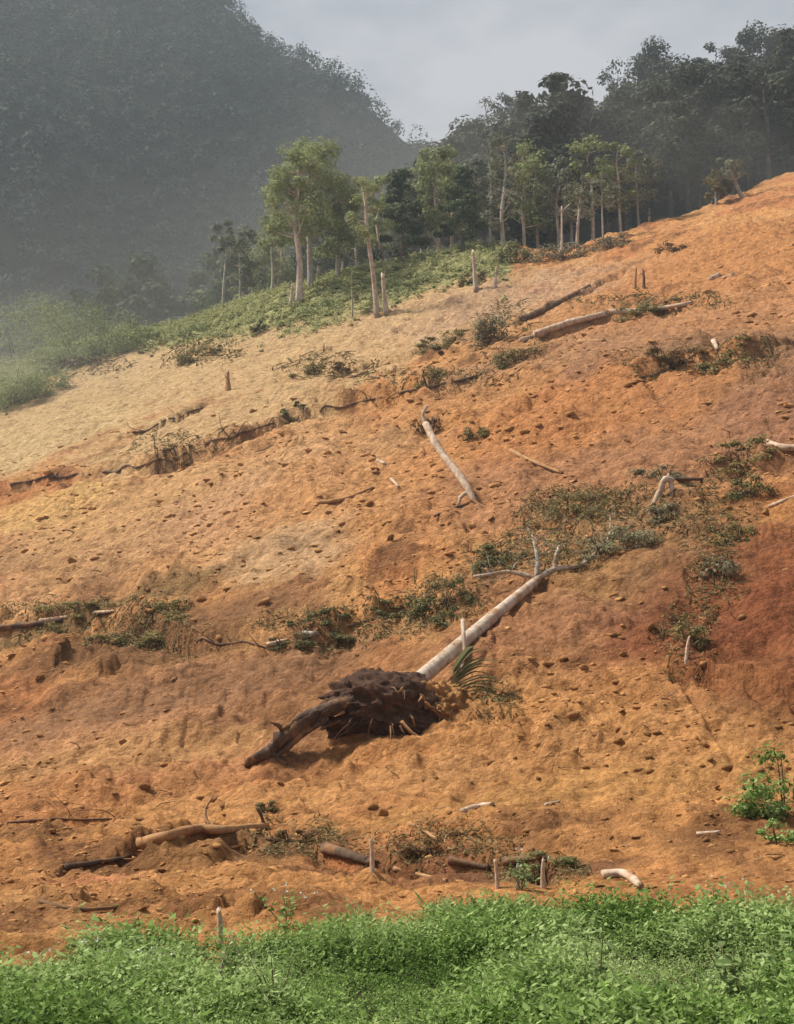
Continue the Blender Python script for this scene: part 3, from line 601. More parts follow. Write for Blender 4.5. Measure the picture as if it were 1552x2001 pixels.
for a in [
    (865, 1165, 120, 80, 'bushy green shrub just behind the fallen white trunk', m_dkshrub, dict(leaf=.13)),
    (880, 1205, 70, 50, 'dark low shrub pressed against the upper side of the fallen trunk', m_dkshrub, dict(leaf=.12)),
    (985, 1085, 120, 60, 'dark grey-green torn bush above the fallen tree top', m_dkshrub, dict(leaf=.13)),
    (1110, 985, 150, 55, 'spreading fern-like bush on the mid slope below the bent branch', m_shrub, dict(leaf=.22, asp=.25)),
    (1165, 1000, 70, 45, 'small olive bush right of the fern-like bush', m_shrub, dict(leaf=.2, asp=.3)),
    (1200, 1060, 170, 60, 'long grey brush pile at the tip of the fallen tree', m_gshrub, dict(leaf=.14)),
    (1295, 1000, 100, 55, 'grey-green bush round the white forked stump', m_gshrub, dict(leaf=.16)),
    (1300, 920, 110, 40, 'low grey scrub above the white forked stump', m_gshrub, dict(leaf=.2)),
    (1455, 880, 120, 50, 'brown-green scrub on the upper right bank', m_shrub, dict(leaf=.2)),
    (1465, 955, 90, 55, 'dark olive bush at the top of the red gully', m_dkshrub, dict(leaf=.18)),
    (1435, 1040, 80, 55, 'scraggy olive bush on the left rim of the red gully', m_shrub, dict(leaf=.16)),
    (1415, 1110, 80, 60, 'grey-green bush halfway down the rim of the red gully', m_gshrub, dict(leaf=.15)),
    (1350, 1230, 70, 70, 'olive bush at the lower end of the red gully rim', m_shrub, dict(leaf=.13)),
    (340, 1185, 75, 45, 'round green shrub on the lip of the lower bank', m_shrub, dict(leaf=.14)),
    (130, 1188, 130, 30, 'flat green brush lying along the lower left bank', m_shrub, dict(leaf=.13)),
    (320, 1245, 100, 36, 'low dull green weed patch below the round shrub', m_shrub, dict(leaf=.13)),
    (200, 1250, 90, 30, 'thin dull weeds over the dark soil hollow', m_shrub, dict(leaf=.12)),
    (640, 1225, 120, 45, 'dark torn brush along the bank left of the fallen trunk', m_dkshrub, dict(leaf=.13)),
    (760, 1195, 90, 34, 'thin dark brush linking the torn bank to the green shrub', m_dkshrub, dict(leaf=.13)),
    (560, 1250, 70, 24, 'small dark brush at the left end of the torn bank', m_dkshrub, dict(leaf=.12)),
    (960, 640, 75, 110, 'tall grey-green bush at the edge of the tan slope', m_gshrub, dict(leaf=.3)),
    (1010, 690, 90, 50, 'olive scrub below the tall grey-green bush', m_shrub, dict(leaf=.28)),
    (870, 670, 110, 26, 'thin line of scrub along the upper small scarp', m_shrub, dict(leaf=.25)),
    (600, 720, 70, 36, 'olive shrub on the pale tan slope', m_shrub, dict(leaf=.28)),
    (665, 718, 44, 26, 'small brown shrub right of the olive shrub on the tan slope', m_brown, dict(leaf=.26)),
    (390, 690, 100, 38, 'brown-green shrub at the top edge of the tan slope', m_shrub, dict(leaf=.28)),
    (505, 640, 26, 36, 'small dark green bush alone on the grassy crest', m_dkshrub, dict(leaf=.3)),
    (145, 708, 120, 26, 'brown-green brush where tan soil meets the left grass', m_brown, dict(leaf=.25)),
    (300, 672, 60, 26, 'small green bush on the left grass edge', m_shrub, dict(leaf=.28)),
    (575, 812, 50, 26, 'small dark bush on the lip of the long scarp', m_dkshrub, dict(leaf=.22)),
    (345, 880, 60, 22, 'dry brown tuft at the dark notch of the long scarp', m_brown, dict(leaf=.2)),
    (840, 740, 60, 40, 'thin olive bush at the right end of the long scarp', m_shrub, dict(leaf=.24)),
    (835, 830, 60, 50, 'brown bush behind the broken bent trunk', m_brown, dict(leaf=.22)),
    (930, 845, 60, 34, 'olive tuft right of the broken bent trunk', m_shrub, dict(leaf=.22)),
    (1005, 495, 70, 60, 'round dark bush on the crest right of the poles', m_dkshrub, dict(leaf=.4)),
    (925, 545, 55, 30, 'low dark red-brown bush around the white pole', m_brown, dict(leaf=.32)),
    (1090, 490, 110, 50, 'grey-green thicket at the wood edge on the crest', m_gshrub, dict(leaf=.4)),
    (1190, 475, 90, 40, 'pale thicket where the bare ridge meets the wood', m_gshrub, dict(leaf=.4)),
    (1270, 590, 130, 26, 'green scrub strip along the upper log', m_shrub, dict(leaf=.28)),
    (1330, 705, 120, 44, 'dark brown scrub on the high shaded step', m_brown, dict(leaf=.26)),
    (1420, 700, 110, 34, 'olive-brown scrub right of the dark high step', m_shrub, dict(leaf=.26)),
    (1310, 480, 60, 26, 'dry scrub on the upper ridge edge', m_brown, dict(leaf=.35)),
    (1530, 1545, 150, 170, 'leafy green plant at the right edge above the meadow', m_meadow, dict(leaf=.13)),
    (1525, 1630, 100, 50, 'low green plant at the right edge just above the meadow', m_meadow, dict(leaf=.11)),
    (570, 1630, 90, 40, 'dark tangle of roots and dead leaves on the toe of the slide', m_brown, dict(leaf=.07)),
    (840, 1660, 130, 50, 'brown tangle of dead brush beside the pale stakes', m_brown, dict(leaf=.07)),
    (1060, 1705, 130, 44, 'dark brush behind the thin stakes at the meadow edge', m_dkshrub, dict(leaf=.07)),
    (520, 1575, 40, 26, 'small olive tuft at the tip of the dark leaning twig', m_shrub, dict(leaf=.06))]:
    shrub(*a[:5], m=a[5], **a[6])
for a in [
    (45, 640, 190, 240, 'large pale green bush at the far left of the grassy flank'), (165, 640, 160, 170, 'pale green bush right of the large far-left bush'),
    (30, 755, 150, 120, 'light green bush low on the left flank beside the tan soil'), (112, 695, 140, 100, 'light green bush between the upper and lower left bushes'),
    (262, 650, 120, 85, 'hazy low bush on the left crest above the tan slope'), (362, 645, 80, 46, 'small hazy bush on the crest right of the left bushes'), (215, 668, 130, 90, 'rounded light green bush at the bend of the left grass edge'), (80, 745, 120, 80, 'light green bush hugging the edge of the tan soil at far left'),
    (455, 580, 70, 45, 'grey-green bush below the small hazy tree on the crest'), (630, 595, 110, 30, 'low olive bush at the feet of the tall pale trunks'), (810, 545, 120, 26, 'low green bush line under the yellow-green tree')]:
    shrub(*a, m=m_palef, leaf=.34)
lt = MB(); rg = np.random.default_rng(404)
for px, py, rx, ry, n in [(1180, 1010, 190, 60, 1500), (1130, 985, 90, 30, 500), (1420, 980, 60, 90, 700), (1390, 1120, 50, 110, 700), (870, 1175, 90, 45, 600), (680, 1225, 170, 26, 900), (180, 1196, 200, 18, 800), (280, 1245, 120, 22, 500),
    (990, 650, 60, 70, 600), (1270, 592, 170, 16, 500), (1370, 705, 150, 26, 700), (640, 718, 110, 24, 450), (390, 690, 80, 24, 350), (850, 1655, 170, 40, 900), (580, 1640, 100, 40, 600), (1050, 1705, 110, 26, 500), (360, 868, 110, 18, 300), (840, 740, 170, 14, 450), (1040, 1085, 140, 40, 700), (960, 1370, 60, 26, 300), (140, 715, 120, 20, 400), (1330, 1250, 50, 50, 350)]:
    for _ in range(n // 9):
        a, r = rg.random() * 6.283, math.sqrt(rg.random()); q = G(px + rx * r * math.cos(a), py + ry * r * math.sin(a)); k = q[1] / F
        m = 14; C_ = np.stack([q[0] + rg.normal(0, 9 * k, m), q[1] + rg.normal(0, 22 * k, m)], -1); z_ = Hq(C_[:, 0], C_[:, 1])
        C_ = np.column_stack([C_, z_ + np.abs(rg.normal(0, 4.0 * k, m))])
        leaves(lt, C_, rg.normal(0, .6, (m, 3)) + np.array((0, -.2, 1)), k * rg.uniform(5, 11, m), rg, .4, np.clip(rg.random() * .7 + .3 * rg.random(m), 0, 1))
        e = C_[0] + np.array((rg.normal(0, 16 * k), rg.normal(0, 20 * k), 0)); e[2] = hz(e[0], e[1]) + 6 * k
        tube(lt, [C_[0], (C_[0] + e) / 2 + np.array((0, 0, 3 * k)), e], [1.3 * k, 1.1 * k, .5 * k], 3, 4, 0, 1, .1)
m_litter = leaf_mat('torn_leaf', (.13, .095, .040), (.24, .185, .080), (.36, .285, .14), .2, 0)
tag(link('brush_litter', lt.mesh('brush_litter'), m_litter), 'torn leaves and twigs strewn over the slide', 'litter', kind='stuff')
# drooping frond bundle below the trunk
def frond(px, py, lab, n=14, Lpx=120):
    p = G(px, py); k = p[1] / F; rg = np.random.default_rng(71); o = thing('fallen_frond', lab, 'palm frond', p)
    for i in range(n):
        C = MB(); a = math.radians(-12 + 5.5 * i + rg.normal(0, 4)); L = Lpx * k * rg.uniform(.7, 1.1)
        s = np.array((-20 * k, 0, .15 + .05 * i)); e = s + np.array((L * math.cos(a), -.3 + .06 * i, L * math.sin(a) * .45))
        pts = spline([s, (s + e) / 2 + np.array((0, 0, .22)), e], 14)
        d = np.gradient(pts, axis=0); d /= np.linalg.norm(d, axis=1)[:, None]; sd = np.cross(d, (0, -.4, 1)); sd /= np.linalg.norm(sd, axis=1)[:, None]
        w = .085 * np.sin(np.linspace(.25, 3.0, 14))[:, None]; V = np.vstack([pts + sd * w, pts - sd * w - np.array((0, 0, .02))])
        j = np.arange(13); C.add(V, np.stack([j, j + 1, j + 15, j + 14], -1), None, rg.random())
        link('leaflet', C.mesh('leaflet'), m_dkshrub, o)
frond(905, 1372, 'dark drooping frond bundle right of the upturned roots')

# ------------------------------------------------------------------ the uprooted fallen tree
base = G(760, 1425); Yb = base[1]
ft = thing('uprooted_tree', 'uprooted tree with dark root plate and long white trunk lying up the slope', 'fallen tree', base)
A = at(772, 1368, Yb - .50); gB = G(1052, 1150); B = gB + np.array((0, 0, .30)); kA = Yb / F; kB = gB[1] / F
mid = lambda f: A + (B - A) * f
tb = MB(); tube(tb, [A, mid(.08), mid(.34) + np.array((.05, 0, .05)), mid(.66) + np.array((-.06, 0, -.04)), B], [5 * kA, 16 * kA, 15 * kA, 11.5 * kB, 8.5 * kB], 14, 12, .012, 3, .6, False, .03)
trunk = link('trunk', tb.mesh('trunk', True, base), m_bark, ft)
for f in (.10, .42, .44):                                            # dark collars and scars round the trunk
    cb = MB(); c0 = mid(f); ax = (B - A) / np.linalg.norm(B - A); rr = 15.3 * kA - f * 3 * kA
    tube(cb, [c0, c0 + ax * .07], [rr * 1.07, rr * 1.03], 12, 4, .06, int(f * 99)); link('bark_scar', cb.mesh('bark_scar', True, base), m_dark if f < .4 else m_grey, trunk)
def br(pix, ys_, rpx, nm='branch', m=m_bark, seg=7, sd=0):
    mb = MB(); P_ = [at(a, b_, y_) for (a, b_), y_ in zip(pix, ys_)]; r = [q * y_ / F for q, y_ in zip(rpx, ys_)]
    tube(mb, P_, r, seg, None, .20 if nm == 'root' else .05, sd, .5, nm == 'root'); link(nm, mb.mesh(nm, True, base), m, ft); return P_
yB = gB[1] - .1
tips = []
tips += [br([(1048, 1132), (1085, 1112), (1132, 1106), (1165, 1080), (1190, 1048), (1193, 1005)], [yB, yB + .4, yB + .9, yB + 1.6, yB + 2.3, yB + 2.8], [6.5, 5, 4, 3.2, 2.4, 1.2], sd=1)]
tips += [br([(1050, 1130), (1000, 1118), (960, 1122), (925, 1127)], [yB, yB + .3, yB + .3, yB + .3], [5.5, 4.5, 3.5, 2], sd=2)]
tips += [br([(1083, 1113), (1086, 1090), (1094, 1066)], [yB + .4, yB + .5, yB + .7], [5, 4.5, 3], sd=3)]
tips += [br([(1048, 1132), (1050, 1090), (1040, 1045)], [yB, yB + .3, yB + .8], [6, 4, 2], sd=4, m=m_grey)]
tips += [br([(1130, 1106), (1170, 1100), (1215, 1078)], [yB + .9, yB + 1.3, yB + 1.9], [4, 3, 2], sd=5, m=m_grey)]
tips += [br([(1165, 1080), (1200, 1072), (1240, 1040)], [yB + 1.6, yB + 2.0, yB + 2.9], [3.5, 2.5, 1.5], sd=6, m=m_grey)]
br([(904, 1212), (906, 1240), (908, 1275), (899, 1318)], [Yb + 2.6, Yb + 2.2, Yb + 2.0, Yb + 1.7], [4, 4.5, 3.5, 2.5], sd=7)
rg = np.random.default_rng(12)
for ti, P_ in enumerate(tips):                                        # twigs and torn leaves at the branch ends
    fo = MB()
    for q in P_[1:]:
        for _ in range(5):
            e = q + rg.normal(0, .45, 3) + np.array((.2, .3, .25))
            tube(fo, [q, (q + e) / 2 + rg.normal(0, .08, 3), e], [.018, .012, .005], 3, 4, .0, ti, .3)
    link('twigs', fo.mesh('twigs', False, base), m_grey, ft)
    lf = MB(); n = 170; q = np.array(P_)[rg.integers(1, len(P_), n)] + rg.normal(0, .38, (n, 3)); leaves(lf, q, rg.normal(0, 1, (n, 3)) + np.array((0, 0, .6)), rg.uniform(.07, .16, n), rg, .5)
    link('foliage', lf.mesh('foliage', False, base), m_gshrub if ti % 2 else m_dkshrub, ft)
# root plate: lumpy earth disc torn from the ground, facing down the slope
V, T = ICO5; V = V.copy(); cpl = at(760, 1392, Yb)
ds = 1 + .4 * n3(V, 1.7, 611) + .32 * n3(V, 4.2, 631) + .22 * np.abs(n3(V, 9, 641)) + .14 * n3(V, 24, 645)
W = V * ds[:, None] * np.array((1.6, .7, .88)); W[:, 2] = np.where(W[:, 2] < 0, W[:, 2] * .75, W[:, 2]); W[:, 2] += -.13 * W[:, 0] ** 2 + .12 - .10 * W[:, 0]; W[:, 1] += .25 * W[:, 2]
mb = MB(); mb.add(W + cpl, None, T, np.clip(.4 + .5 * n3(V, 9, 651), 0, 1)); link('root_plate', mb.mesh('root_plate', True, base), m_rootsoil, ft)
# second, paler earth shoulder on the right
ds = 1 + .4 * n3(V, 1.9, 711) + .4 * n3(V, 5, 731) + .3 * n3(V, 13, 735)
W = V * ds[:, None] * np.array((1.0, .7, .85)); W[:, 2] -= .22 * np.clip(W[:, 0], 0, 3) ** 2
mb = MB(); mb.add(W + at(858, 1395, Yb + .2) - np.array((0, 0, .1)), None, T, np.clip(.5 + .5 * n3(V, 9, 751), 0, 1)); link('soil_shoulder', mb.mesh('soil_shoulder', True, base), m_clod, ft)
rt = 0
def root(pix, ys_, rpx, m=m_dark):
    global rt
    rt += 1; return br(pix, [Yb + q for q in ys_], rpx, 'root', m, 8, 40 + rt)
e0 = G(478, 1497)
root([(690, 1372), (655, 1382), (628, 1392), (600, 1408), (575, 1430), (548, 1448), (528, 1466), (505, 1480), (476, 1500)], [-.3, -.5, -.55, -.6, -.6, -.6, -.6, -.6, e0[1] - Yb], [14, 17, 14, 17, 14, 16, 13, 12, 5])
root([(640, 1400), (596, 1428), (560, 1462), (535, 1482)], [-.6, -.65, -.65, -.65], [7, 8, 6, 2])
root([(650, 1378), (600, 1396), (570, 1415), (552, 1424)], [-.6, -.7, -.7, -.75], [6, 7, 4, 1.5])
root([(560, 1438), (548, 1420), (530, 1412)], [-.6, -.7, -.8], [7, 4, 1.5])
root([(530, 1462), (540, 1480), (560, 1492)], [-.6, -.7, -.75], [6, 4, 1.5])
root([(785, 1410), (805, 1432), (830, 1448)], [-.85, -1.0, -1.05], [4.5, 3.5, 1.5], m_tan)
for k in range(26):                                                   # the torn fringe of smaller roots
    a = rg.uniform(0, 6.283); rx, ry = 132 * rg.uniform(.45, .95), 46 * rg.uniform(.4, .95)
    x0, y0 = 762 + rx * math.cos(a), 1380 - ry * math.sin(a) + .0012 * (rx * math.cos(a)) ** 2
    l = rg.uniform(14, 38); bend = rg.normal(0, 10)
    x1, y1 = x0 + l * .5 * math.cos(a) + bend * .4, y0 - l * .42 * math.sin(a) + rg.uniform(0, 10)
    x2, y2 = x0 + l * math.cos(a) + bend, y0 - l * .7 * math.sin(a) + rg.uniform(4, 26)
    yo = -.62 - .25 * rg.random() + .25 * abs(math.cos(a))
    w = rg.uniform(1.1, 3.6)
    root([(x0, y0), (x1, y1), (x2, y2)], [yo, yo - rg.uniform(0, .25), yo - rg.uniform(.0, .35)], [w, w * .65, w * .2], m_tan if rg.random() < .2 else m_dark)

# ------------------------------------------------------------------ logs, stumps and branches
def log(name, pix, w, lab, m=m_pale, lift=.55, forks=0, cat='log', group=None, jag=True, hgt=None):
    pts = [G(*p) for p in pix]; r = [w * p[1] / F / 2 for p in pts]
    pts = [p + np.array((0, 0, (hgt[i] if hgt else 0) + r[i] * lift)) for i, p in enumerate(pts)]
    o = thing(name, lab, cat, pts[0]); sd = int(pix[0][0] * 5 + pix[0][1]); rg = np.random.default_rng(sd)
    rr = [q * (1.1 - .45 * i / max(1, len(r) - 1)) for i, q in enumerate(r)]
    mb = MB(); tube(mb, pts, rr, 9, None, .09, sd, .55, jag); link('stem', mb.mesh('stem', True, pts[0]), m, o)
    S = spline(pts, 20); L = np.linalg.norm(pts[-1] - pts[0])
    for f in range(forks):
        s0 = S[int(rg.integers(6, 19))]; d = rg.normal(0, 1, 3); d[2] = abs(d[2]) * .7 + .2; d /= np.linalg.norm(d); l = L * rg.uniform(.18, .38)
        fb = MB(); tube(fb, [s0, s0 + d * l * .5 + rg.normal(0, .04 * L, 3), s0 + d * l], [r[0] * .5, r[0] * .32, r[0] * .15], 6, 6, .08, sd + f, .55, True); link('branch', fb.mesh('branch', True, pts[0]), m, o)
    return o
# the broken bent trunk: leans out of the bank
def shaped(name, pix, dY, rpx, lab, m=m_pale, cat='log', parts=()):
    g = G(*pix[-1]); o = thing(name, lab, cat, g)
    P_ = [at(a, b_, g[1] + q) for (a, b_), q in zip(pix, dY)]; mb = MB(); tube(mb, P_, [q * g[1] / F for q in rpx], 9, None, .08, pix[0][0], .6, True); link('stem', mb.mesh('stem', True, g), m, o)
    for pp, dd, rr, mm in parts:
        mb = MB(); tube(mb, [at(a, b_, g[1] + q) for (a, b_), q in zip(pp, dd)], [q * g[1] / F for q in rr], 6, None, .08, pp[0][0], .6, True); link('branch', mb.mesh('branch', True, g), mm, o)
shaped('broken_trunk', [(832, 828), (848, 860), (868, 892), (895, 925), (915, 955), (925, 978)], [3.2, 2.4, 1.7, .9, .3, 0], [7, 8, 7.5, 8.5, 7.5, 6], 'pale bent broken trunk standing slantwise on the orange mid slope', m_pale, parts=[
    ([(832, 830), (826, 810), (834, 795)], [3.2, 3.3, 3.4], [5, 4, 3], m_pale), ([(915, 960), (900, 972), (897, 985)], [.3, .1, 0], [5, 4, 2], m_pale),
    ([(920, 975), (940, 988), (965, 1000), (995, 1012)], [0, -.3, -.6, -1.0], [4, 3.5, 3, 2], m_tan), ([(915, 985), (880, 995), (850, 1008)], [0, -.4, -.8], [4, 3, 2], m_dark)])
shaped('forked_stump', [(1318, 938), (1300, 936), (1290, 960), (1277, 985)], [.1, .1, .05, 0], [3, 6, 6, 5], 'white V-shaped broken fork sticking up from the grey scrub', m_pale, 'stump', parts=[
    ([(1300, 934), (1312, 945), (1312, 975), (1303, 1005)], [.1, .1, 0, -.1], [5, 5, 4, 3], m_pale), ([(1304, 940), (1306, 928)], [.1, .15], [4, 1.5], m_pale)])
for a in [
    ('fallen_branch', [(998, 883), (1040, 903), (1098, 926)], 9, 'thin reddish branch lying right of the broken bent trunk', m_tan, dict(forks=1)),
    ('log', [(1020, 628), (1085, 597), (1152, 562)], 12, 'long dark log pointing up the ridge above the tan slope', m_dark, {}),
    ('log', [(1045, 660), (1110, 636), (1182, 618)], 18, 'thick pale log at the foot of the upper ridge', m_pale, {}),
    ('log', [(1020, 668), (1038, 662)], 12, 'short pale log end left of the thick pale log', m_pale, {}),
    ('log', [(1190, 612), (1270, 608), (1352, 594)], 11, 'long thin pale log below the green scrub strip on the ridge', m_pale, dict(forks=1)),
    ('log', [(1130, 670), (1180, 668)], 9, 'short tan log under the thick pale log', m_tan, {}),
    ('log', [(1500, 870), (1528, 878), (1590, 878)], 16, 'pale forked log jutting in from the right side of the slope', m_pale, dict(forks=2)),
    ('fallen_branch', [(1505, 992), (1528, 982), (1560, 970)], 9, 'pale branch on the right side above the red gully', m_pale, {}),
    ('fallen_branch', [(1318, 938), (1370, 938), (1440, 936)], 7, 'thin dark stick level with the top of the white fork', m_dark, {}),
    ('fallen_branch', [(78, 1215), (120, 1209), (158, 1205)], 8, 'pale stick under the flat brush of the lower left bank', m_pale, {}),
    ('fallen_branch', [(185, 1199), (222, 1196)], 7, 'short pale stick on the lower left bank right of the longer stick', m_pale, {}),
    ('log', [(-20, 1232), (60, 1224), (120, 1216)], 14, 'dark log half buried at the left end of the lower bank', m_dark, {}),
    ('fallen_branch', [(522, 1262), (562, 1252)], 8, 'pale splinter at the left end of the dark torn brush', m_pale, {}),
    ('log', [(592, 1246), (615, 1243)], 16, 'short grey log end in the dark torn brush', m_grey, {}),
    ('fallen_branch', [(905, 1588), (935, 1578), (962, 1574)], 11, 'pale split stick in the middle of the slide toe', m_pale, {}),
    ('fallen_branch', [(1066, 1575), (1092, 1569)], 8, 'small pale chip right of the split stick', m_pale, {}),
    ('fallen_branch', [(1362, 1633), (1402, 1629)], 9, 'short bright stick among the clods near the right edge', m_pale, {}),
    ('log', [(1178, 1716), (1222, 1714), (1252, 1738)], 20, 'bent pale log lying at the edge of the meadow', m_pale, {}),
    ('root_log', [(275, 1655), (330, 1640), (385, 1626), (440, 1628), (520, 1620)], 22, 'long mud-coated log across the lower left toe', m_tan, dict(forks=2)),
    ('fallen_branch', [(125, 1697), (190, 1688), (250, 1678)], 11, 'dark root lying below the mud-coated log', m_dark, {}),
    ('fallen_branch', [(80, 1764), (115, 1775), (165, 1780), (225, 1776)], 10, 'curved dark root under the pink soil patch', m_dark, {}),
    ('log', [(635, 1662), (680, 1676), (728, 1692)], 20, 'dark red-brown log left of the pale stake', m_dark, {}),
    ('log', [(878, 1684), (915, 1692), (955, 1700)], 15, 'dark log left of the thin stakes', m_dark, dict(forks=1)),
    ('fallen_branch', [(800, 1612), (835, 1630), (880, 1662)], 9, 'muddy branch slanting through the brown tangle', m_tan, dict(forks=2)),
    ('log', [(985, 1690), (1030, 1684), (1090, 1690)], 17, 'dark log behind the thin stakes at the meadow edge', m_dark, {}),
    ('fallen_branch', [(770, 1700), (820, 1712), (872, 1722)], 9, 'orange mud-coated branch just above the meadow', m_tan, dict(forks=1)),
    ('fallen_branch', [(620, 985), (670, 978), (728, 955)], 9, 'pale curved branch half sunk in the orange soil', m_tan, {}),
    ('log', [(1390, 548), (1404, 540)], 13, 'bright broken wood chunk on the upper ridge', m_pale, {}),
    ('fallen_branch', [(1414, 545), (1432, 537)], 7, 'small white splinter beside the bright wood chunk', m_pale, {}),
    ('log', [(1394, 668), (1402, 684)], 10, 'small pale wood chunk above the dark high step', m_pale, {}),
    ('fallen_branch', [(738, 902), (752, 908)], 9, 'small pale chip left of the broken bent trunk', m_pale, {}),
    ('fallen_branch', [(765, 938), (778, 952)], 7, 'tiny white splinter below the small pale chip', m_pale, {}),
    ('fallen_branch', [(640, 750), (700, 735), (760, 712)], 7, 'thin tan branch along the upper small scarp', m_tan, {}),
    ('fallen_branch', [(780, 770), (850, 757), (930, 738)], 8, 'dark root along the right end of the long scarp', m_dark, {})]:
    log(*a[:4], a[4], cat='log' if 'log' in a[0] else 'branch', **a[5])
for pix, w, lab in [  # dark strips added along the scarps to stand in for their shade lines
    ([(10, 948), (90, 936), (180, 924)], 9, 'dark strip added as shade along the left end of the long scarp'), ([(205, 921), (270, 911), (330, 897)], 9, 'dark strip added as shade in the middle of the long scarp left of the dry tuft'),
    ([(400, 868), (470, 850), (540, 825)], 8, 'dark strip added as scarp shade between the dry tuft and the small dark bush'), ([(620, 800), (690, 786), (750, 776)], 7, 'dark strip added as shade right of the small dark bush on the scarp'),
    ([(250, 848), (320, 826), (395, 795)], 7, 'dark strip added as shade along the short scarp on the tan slope'), ([(380, 1248), (450, 1256), (515, 1262)], 8, 'thin dark strip added as shade along the pinkish part of the lower bank'),
    ([(680, 1228), (740, 1208), (800, 1192)], 10, 'dark strip added as shade up the torn bank to the green shrub'), ([(10, 1604), (90, 1601), (190, 1600), (280, 1596)], 8, 'long dark strip added as shade on the lower left toe'),
    ([(860, 690), (880, 675), (905, 660)], 8, 'dark strip added as shade at the top of the upper small scarp'), ([(1240, 745), (1300, 722), (1350, 706)], 9, 'dark strip added as shade in front of the high shaded step')]:
    rg = np.random.default_rng(int(pix[0][0] + pix[0][1])); P_ = spline(np.array(pix, float), 7) + rg.normal(0, 1, (7, 2)) * np.array((4, 3.2)); P_[-1] += (0, 3)
    log('scarp_shade_strip', [tuple(q) for q in P_], w * .62, lab, m_dark, forks=3, cat='root', lift=.2)
pole(728, 1702, 1640, 9, 'pale stake at the meadow edge below the slide centre', 2, 'stake', m_pale, 1)
pole(972, 1735, 1682, 8, 'leftmost of the three thin stakes at the meadow edge', -1, 'stake', m_pale, 0)
pole(1012, 1738, 1690, 6, 'middle of the three thin stakes at the meadow edge', 0, 'stake', m_grey, 0)
pole(1060, 1735, 1680, 7, 'rightmost of the three thin stakes at the meadow edge', 0, 'stake', m_pale, 0)
pole(432, 1850, 1782, 11, 'pale forked stick standing in the meadow at lower left', -2, 'stake', m_pale, 2)
pole(526, 1622, 1578, 7, 'dark twig leaning left on the toe of the slide', -28, 'stake', m_dark, 0)
pole(1338, 1290, 1245, 6, 'thin white stick at the foot of the red gully rim', 5, 'stake', m_pale, 0)

# ------------------------------------------------------------------ clods and sticks
rng = np.random.default_rng(99)
clod_me = []
for k in range(6):
    V, T = ICO2; ds = 1 + .75 * n3(V, 1.3, 800 + k) + .6 * n3(V, 3.3, 820 + k); W = V * ds[:, None] * np.array((1.3, .95, .62))
    mb = MB(); mb.add(W, None, T, .5 + .4 * n3(V, 4, 840 + k)); clod_me.append(mb.mesh('clod', True))
cnt = 0
while cnt < 170:
    px = rng.uniform(-20, 1570); py = rng.choice([rng.uniform(1400, 1720), rng.uniform(960, 1400)], p=[.7, .3])
    if px < 600 and rng.random() < .55: continue
    if py > 1690 - 60 * (px < 500): continue
    if 440 < px < 960 and 1290 < py < 1500: continue
    p = G(px, py); s = (rng.uniform(3, 7.5) + 6 * rng.random() ** 5) * p[1] / F
    tag(link('soil_clod', clod_me[int(rng.integers(0, 6))], m_clod, None, p + np.array((0, 0, s * -.05)), (rng.normal(0, .3), rng.normal(0, .3), rng.random() * 6.28), s),
        *(('lump of orange-brown soil on the toe of the slide', 'soil clod', 'soil clods on the slide toe') if py > 1400 else ('lump of orange-brown soil higher up the middle of the slide', 'soil clod', 'soil clods on the middle slope'))); cnt += 1
N = 9000; yy = 16 * np.exp(rng.random(N) ** 1.2 * math.log(95 / 16)); uu = rng.uniform(-.36, .36, N); xx = uu * yy
k_ = (yy > edge_y(xx, yy) + .2) & (fbm(xx / 5, yy / 6, 3, 991) + .35 * rng.random(N) + .18 * sst(-1, 3, xx) * sst(40, 32, yy) > .20); xx, yy = xx[k_], yy[k_]; zz = Hq(xx, yy)
V, T = ICO1; M = len(V); n = len(xx); ss = (.0009 + .0024 * rng.random(n) ** 4) * yy
Q = V[None] * (1 + .42 * rng.standard_normal((n, M, 1))) * np.array((1.45, 1, .6)) * ss[:, None, None] + np.stack([xx, yy, zz + ss * .05], -1)[:, None]
mb = MB(); mb.add(Q.reshape(-1, 3), None, (T[None] + (np.arange(n) * M)[:, None, None]).reshape(-1, 3), np.repeat(rng.random(n), M))
tag(link('soil_crumbs', mb.mesh('soil_crumbs'), m_clod), 'crumbled orange soil strewn over the landslide', 'soil crumbs', kind='stuff')
stick_me = []
for k in range(5):
    mb = MB(); a = rng.normal(0, .06, (3, 3)); tube(mb, [(-.5, 0, 0), a[0] + (-.15, 0, .03), a[1] + (.2, 0, .05), (.5, 0, 0)], [.02, .026, .02, .012], 5, 9, .1, k, .5, True); stick_me.append(mb.mesh('stick', True))
for k in range(90):
    px = rng.uniform(0, 1552); py = rng.uniform(680, 1690)
    if px < 500 and py < 950: py += 300
    if 440 < px < 1000 and 1100 < py < 1500: continue
    p = G(px, py); s = rng.uniform(22, 50) * p[1] / F
    m_ = [m_tan, m_pale, m_dark][int(rng.choice(3, p=[.5, .2, .3]))]
    me = stick_me[k % 5] if m_ is m_tan else stick_me[k % 5].copy()
    if me is not stick_me[k % 5]: me.materials.clear()
    tag(link('stick', me, m_, None, p + np.array((0, 0, .03 * s)), (rng.normal(0, .3), rng.normal(0, .3), rng.normal(.2, .7)), s), *{m_tan: ('small mud-coated stick scattered on the bare landslide soil', 'stick', 'mud-coated sticks on the slide'), m_pale: ('small bare white stick scattered on the landslide soil', 'stick', 'white sticks on the slide'), m_dark: ('small dark stick scattered on the landslide soil', 'stick', 'dark sticks on the slide')}[m_])

